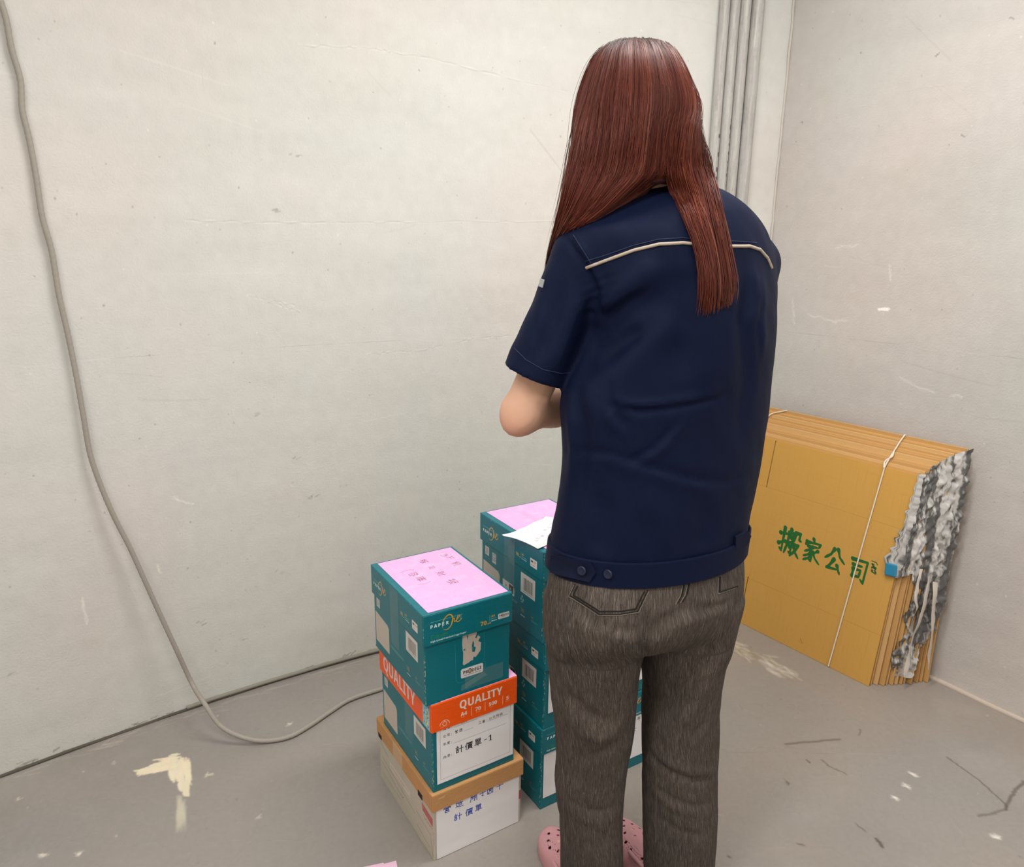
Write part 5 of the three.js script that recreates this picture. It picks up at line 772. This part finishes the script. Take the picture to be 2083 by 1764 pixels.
{
  const parts = [surfaceNet(bodySdf, [-0.06, 0.02, -1.68], [0.54, 1.46, -1.06], 0.009), surfaceNet(headSdf, [headC.x - 0.16, headC.y - 0.2, headC.z - 0.17], [headC.x + 0.16, headC.y + 0.14, headC.z + 0.15], 0.0034),
    hand(wristL, V(0.55, 0.12, -0.62), V(0.55, -0.35, 0.5), 0.75, 1), hand(wristR, V(-0.62, 0.06, -0.3), V(-0.1, 0.2, 0.9), 0.6, 1)];
  const skin = [];
  for (const g of parts) {
    const p = g.attributes.position, c = new Float32Array(p.count * 3);
    for (let i = 0; i < p.count; i++) {
      const x = p.getX(i), y = p.getY(i), z = p.getZ(i), q = inHead(x, y, z), n = 1 + 0.06 * fbm(x * 40, y * 40, z * 40, 3); let r = 0.78 * n, gg = 0.47 * n, b = 0.33 * n;
      if (ell([Math.abs(q[0]), q[1], q[2]], [0.03, 0.003, 0.078], [0.0116, 0.0095, 0.0112]) < 0) { const e = Math.hypot(Math.abs(q[0]) - 0.03, q[1] - 0.003) < 0.0055; r = e ? 0.03 : 0.7; gg = e ? 0.02 : 0.66; b = e ? 0.015 : 0.62; }
      if (q[2] > 0.075 && Math.abs(q[0]) < 0.022 && q[1] > -0.076 && q[1] < -0.054) { r = 0.62; gg = 0.27; b = 0.22; }
      const el = Math.exp(-((x - tipL.x) ** 2 + (y - tipL.y) ** 2 + (z - tipL.z) ** 2) / 0.0008); gg *= 1 - 0.22 * el; b *= 1 - 0.2 * el;
      c[3 * i] = r; c[3 * i + 1] = gg; c[3 * i + 2] = b;
    }
    g.setAttribute('color', new THREE.BufferAttribute(c, 3)); skin.push(g);
  }
  mesh('body', mergeGeometries(skin), std(0xffffff, 0.55, { vertexColors: true, specularIntensity: 0.35 }), person).userData.label = 'bare forearm bent in front of the chest';
}

// ---- hair: a dark core and some thousands of strands, parted at the nape
const cap = trunk([[81, 1278, 1322, -1.318, .02, .02], [88, 1255, 1340, -1.316, .036, .036], [100, 1232, 1350, -1.313, .056, .054], [120, 1212, 1358, -1.31, .077, .072], [145, 1197, 1368, -1.307, .093, .086], [180, 1183, 1381, -1.303, .106, .095], [220, 1172, 1399, -1.3, .113, .1], [265, 1163, 1415, -1.297, .115, .1], [310, 1156, 1429, -1.293, .112, .095], [350, 1150, 1434, -1.289, .106, .088], [390, 1143, 1446, -1.284, .1, .08]]);
const hz = (px, py, def) => { const h = hit(shirtSdf, px, py); return h && h.z > def - 0.2 ? Math.max(h.z, def - 0.06) : def; };
{
  const R = rng(2024), PART = 0.06, strandPos = [], strandNor = [], strandCol = [], strandIdx = [];
  // low waypoints by angle round the head: [angle, [px, py, default depth] ...]; depths come from the shirt where the hair lies on it
  const left = [[PART, [1359, 352, -1.185], [1324, 380, -1.19], [1262, 418, -1.185], [1190, 454, -1.2], [1150, 482, -1.26], [1140, 560, -1.36]], [-0.5, [1290, 352, -1.17], [1262, 385, -1.17], [1222, 425, -1.175], [1172, 462, -1.2], [1140, 495, -1.27], [1132, 570, -1.36]], [-1.0, [1218, 355, -1.18], [1198, 395, -1.18], [1175, 435, -1.185], [1150, 470, -1.21], [1130, 510, -1.26], [1122, 580, -1.35]], [-1.5, [1152, 352, -1.215], [1146, 390, -1.215], [1138, 430, -1.22], [1127, 478, -1.24], [1116, 530, -1.27], [1108, 590, -1.32]], [-2.6, [1160, 360, -1.29], [1152, 400, -1.29], [1146, 440, -1.29], [1140, 490, -1.3], [1132, 540, -1.32], [1128, 600, -1.35]]];
  const right = [[PART, [1362, 352, -1.185], [1374, 392, -1.19], [1396, 440, -1.18], [1422, 510, -1.17], [1430, 580, -1.165], [1424, 645, -1.165]], [0.5, [1398, 355, -1.185], [1412, 400, -1.185], [1428, 450, -1.175], [1443, 515, -1.165], [1450, 585, -1.16], [1446, 640, -1.16]], [1.0, [1428, 355, -1.22], [1438, 400, -1.21], [1450, 455, -1.19], [1464, 520, -1.175], [1472, 585, -1.165], [1468, 630, -1.165]], [1.6, [1444, 355, -1.27], [1455, 400, -1.25], [1467, 455, -1.22], [1478, 520, -1.19], [1488, 585, -1.18], [1482, 625, -1.18]], [2.05, [1440, 358, -1.3], [1455, 402, -1.28], [1466, 450, -1.25], [1472, 520, -1.21], [1480, 585, -1.19], [1476, 625, -1.19]], [2.6, [1440, 360, -1.34], [1446, 410, -1.36], [1444, 470, -1.4], [1440, 540, -1.42], [1438, 600, -1.43], [1438, 640, -1.43]]];
  for (const set of [left, right]) for (const row of set) for (let i = 1; i < row.length; i++) { const [px, py, d] = row[i], keep = i === 1 || (set === left && i > 4) || Math.abs(row[0]) > 2; const z = keep ? d : Math.max(d - 0.02, hz(px, py, d) + 0.004); row[i] = atDepth(px, py, z); }
  const along = (set, a, k) => { let i = 0; const s = set === left ? -1 : 1; while (i < set.length - 2 && s * set[i + 1][0] < s * a) i++; const t = clamp((a - set[i][0]) / (set[i + 1][0] - set[i][0]), 0, 1); return set[i][k].clone().lerp(set[i + 1][k], t); };
  const rootsY = cap.y1 - 0.004;
  function guide(a, depth, low = depth) {                 // a strand at angle a; depth 0 = outermost
    const set = a < PART ? left : right, pts = [], yTop = mix(rootsY, rootsY - 0.02, R());
    const yLow = along(set, a, 1).y + 0.034, start = R() < 0.25 ? R() * 0.5 : R() * 0.1, shift = along(set, a, 1).sub(cap.point(a, along(set, a, 1).y, 0));
    for (let i = 0; i <= 7; i++) { const t = mix(start, 1, i / 7), y = mix(yTop, yLow, t * t * 0.45 + t * 0.55); pts.push(cap.point(a + 0.1 * (R() - 0.5) * t * 0.4, y, -depth).addScaledVector(shift, smooth(0.6, 1, t))); }
    const c = pts[pts.length - 1].clone(), axis = V(cap.at(yLow)[0], 0, cap.at(yLow)[1]);
    for (let k = 1; k <= 6; k++) { const q = along(set, a, k), inw = axis.clone().setY(q.y).sub(q).setY(0).normalize(); q.addScaledVector(inw, low * (set === right && k > 2 ? 0.15 : 0.7)); pts.push(q); }
    return { pts, start };
  }
  function strand(g, r0, len, wob, tint, rootDark) {
    const curve = new THREE.CatmullRomCurve3(g.pts, false, 'centripetal'), N = 22, ph = R() * 9, base = strandPos.length / 3, tan = V(0, 0, 0), p = V(0, 0, 0), out = V(0, 0, 0), side = V(0, 0, 0);
    const jx = (R() - .5) * wob, jz = (R() - .5) * wob, jy = (R() - .5) * wob;
    for (let i = 0; i <= N; i++) {
      const t = i / N * len; curve.getPoint(t, p); curve.getTangent(t, tan); const w = smooth(0.25, 1, t);
      p.x += jx * w + 0.0012 * Math.sin(t * 14 + ph) * w; p.z += jz * w * 0.6 + 0.0012 * Math.cos(t * 11 + ph * 1.7) * w; p.y += jy * w * 0.4;
      out.set(p.x - 0.255, 0.02, p.z + 1.29).normalize(); side.crossVectors(tan, out).normalize(); out.crossVectors(side, tan).normalize();
      const r = r0 * (i > N - 4 ? (N - i) / 4 + 0.12 : 1);
      for (let k = 0; k < 3; k++) { const an = k * 2.094 + 0.52, ca = Math.cos(an), sa = Math.sin(an); strandPos.push(p.x + (side.x * ca + out.x * sa) * r, p.y + (side.y * ca + out.y * sa) * r, p.z + (side.z * ca + out.z * sa) * r); strandNor.push(side.x * ca + out.x * sa, side.y * ca + out.y * sa, side.z * ca + out.z * sa);
        const root = rootDark ? 1 - smooth(0.0, 0.1, t + g.start * 0.6) : 0; strandCol.push(mix(tint[0], 0.03, root), mix(tint[1], 0.022, root), mix(tint[2], 0.018, root)); }
      if (i) for (let k = 0; k < 3; k++) { const a = base + (i - 1) * 3 + k, b = base + (i - 1) * 3 + (k + 1) % 3; strandIdx.push(a, a + 3, b, b, a + 3, b + 3); }
    }
  }
  const tints = [[.125, .027, .0155], [.097, .021, .013], [.152, .036, .021], [.07, .015, .0105], [.11, .026, .017], [.185, .056, .033]];
  const tone = (a) => { const c = tints[Math.floor(Math.min(0.999, R() ** 1.3) * 6)], n = 0.8 + 0.4 * R() + 0.2 * noise3(a * 9, 2, 2); return c.map((v) => v * n); };
  for (let i = 0; i < 8200; i++) { const a = i < 6200 ? mix(-1.9, 1.95, R()) : (R() < 0.5 ? -1 : 1) * mix(1.7, 2.75, R()), lock = Math.round(a * 26) / 26; const aa = mix(a, lock, 0.45 * R()); strand(guide(aa, 0.001 + 0.008 * R() ** 1.5), 0.00085 + 0.0005 * R(), a < PART ? 0.9 + 0.1 * R() : 0.76 + 0.24 * R(), 0.011, tone(lock), true); }
  for (let i = 0; i < 1300; i++) { const a = PART + (R() ** 1.2) * 1.6; strand(guide(a, 0.003 + 0.006 * R(), -0.004 + 0.012 * R()), 0.0009 + 0.0004 * R(), 0.74 + 0.26 * R(), 0.02, tone(a), true); }
  for (let i = 0; i < 240; i++) { const a = mix(-2, 2, R()); strand(guide(a, -0.001 - 0.005 * R()), 0.0003, 0.6 + 0.4 * R(), 0.026, tone(a), true); }     // fly-aways
  const g = new THREE.BufferGeometry(); g.setAttribute('position', new THREE.Float32BufferAttribute(strandPos, 3)); g.setAttribute('normal', new THREE.Float32BufferAttribute(strandNor, 3)); g.setAttribute('color', new THREE.Float32BufferAttribute(strandCol, 3)); g.setIndex(strandIdx);
  const hair = mesh('hair', g, std(0xffffff, 0.42, { vertexColors: true, side: THREE.DoubleSide, specularIntensity: 0.33 }), person); hair.userData.label = 'long straight reddish-brown hair with dark roots';
  const caps = []; for (const [set, list] of [[left, [-1.3, -0.9, -0.5, -0.1]], [right, [0.25, 0.6, 1.0, 1.4]]]) for (const a of list) for (let k = 1; k < 6; k++) { const p = along(set, a, k), q = along(set, a, k + 1), inw = (v) => v.clone().add(V(0, 0, -0.02)); if ((set === right && k >= 4) || (set === left && k >= 4)) continue; caps.push(capsule(inw(p), inw(q), 0.011, set === right ? 0.009 : 0.011)); }
  const core = (x, y, z) => { let d = Math.max(cap.sdf(x, y, z) + 0.008, along(left, -1, 1).y - 0.02 - y); const p = inHead(x, y, z); d = Math.max(d, -Math.max(ell(p, [0, -0.05, 0.075], [0.058, 0.095, 0.07]), -p[2])); for (const c of caps) d = smin(d, c(x, y, z), 0.012); return d; };
  mesh('hair_core', surfaceNet(core, [0.02, 1.2, -1.46], [0.45, cap.y1 + 0.02, -1.1], 0.005), std(new THREE.Color().setRGB(0.06, 0.016, 0.011), 0.6), hair);
}

renderer.render(scene, camera);
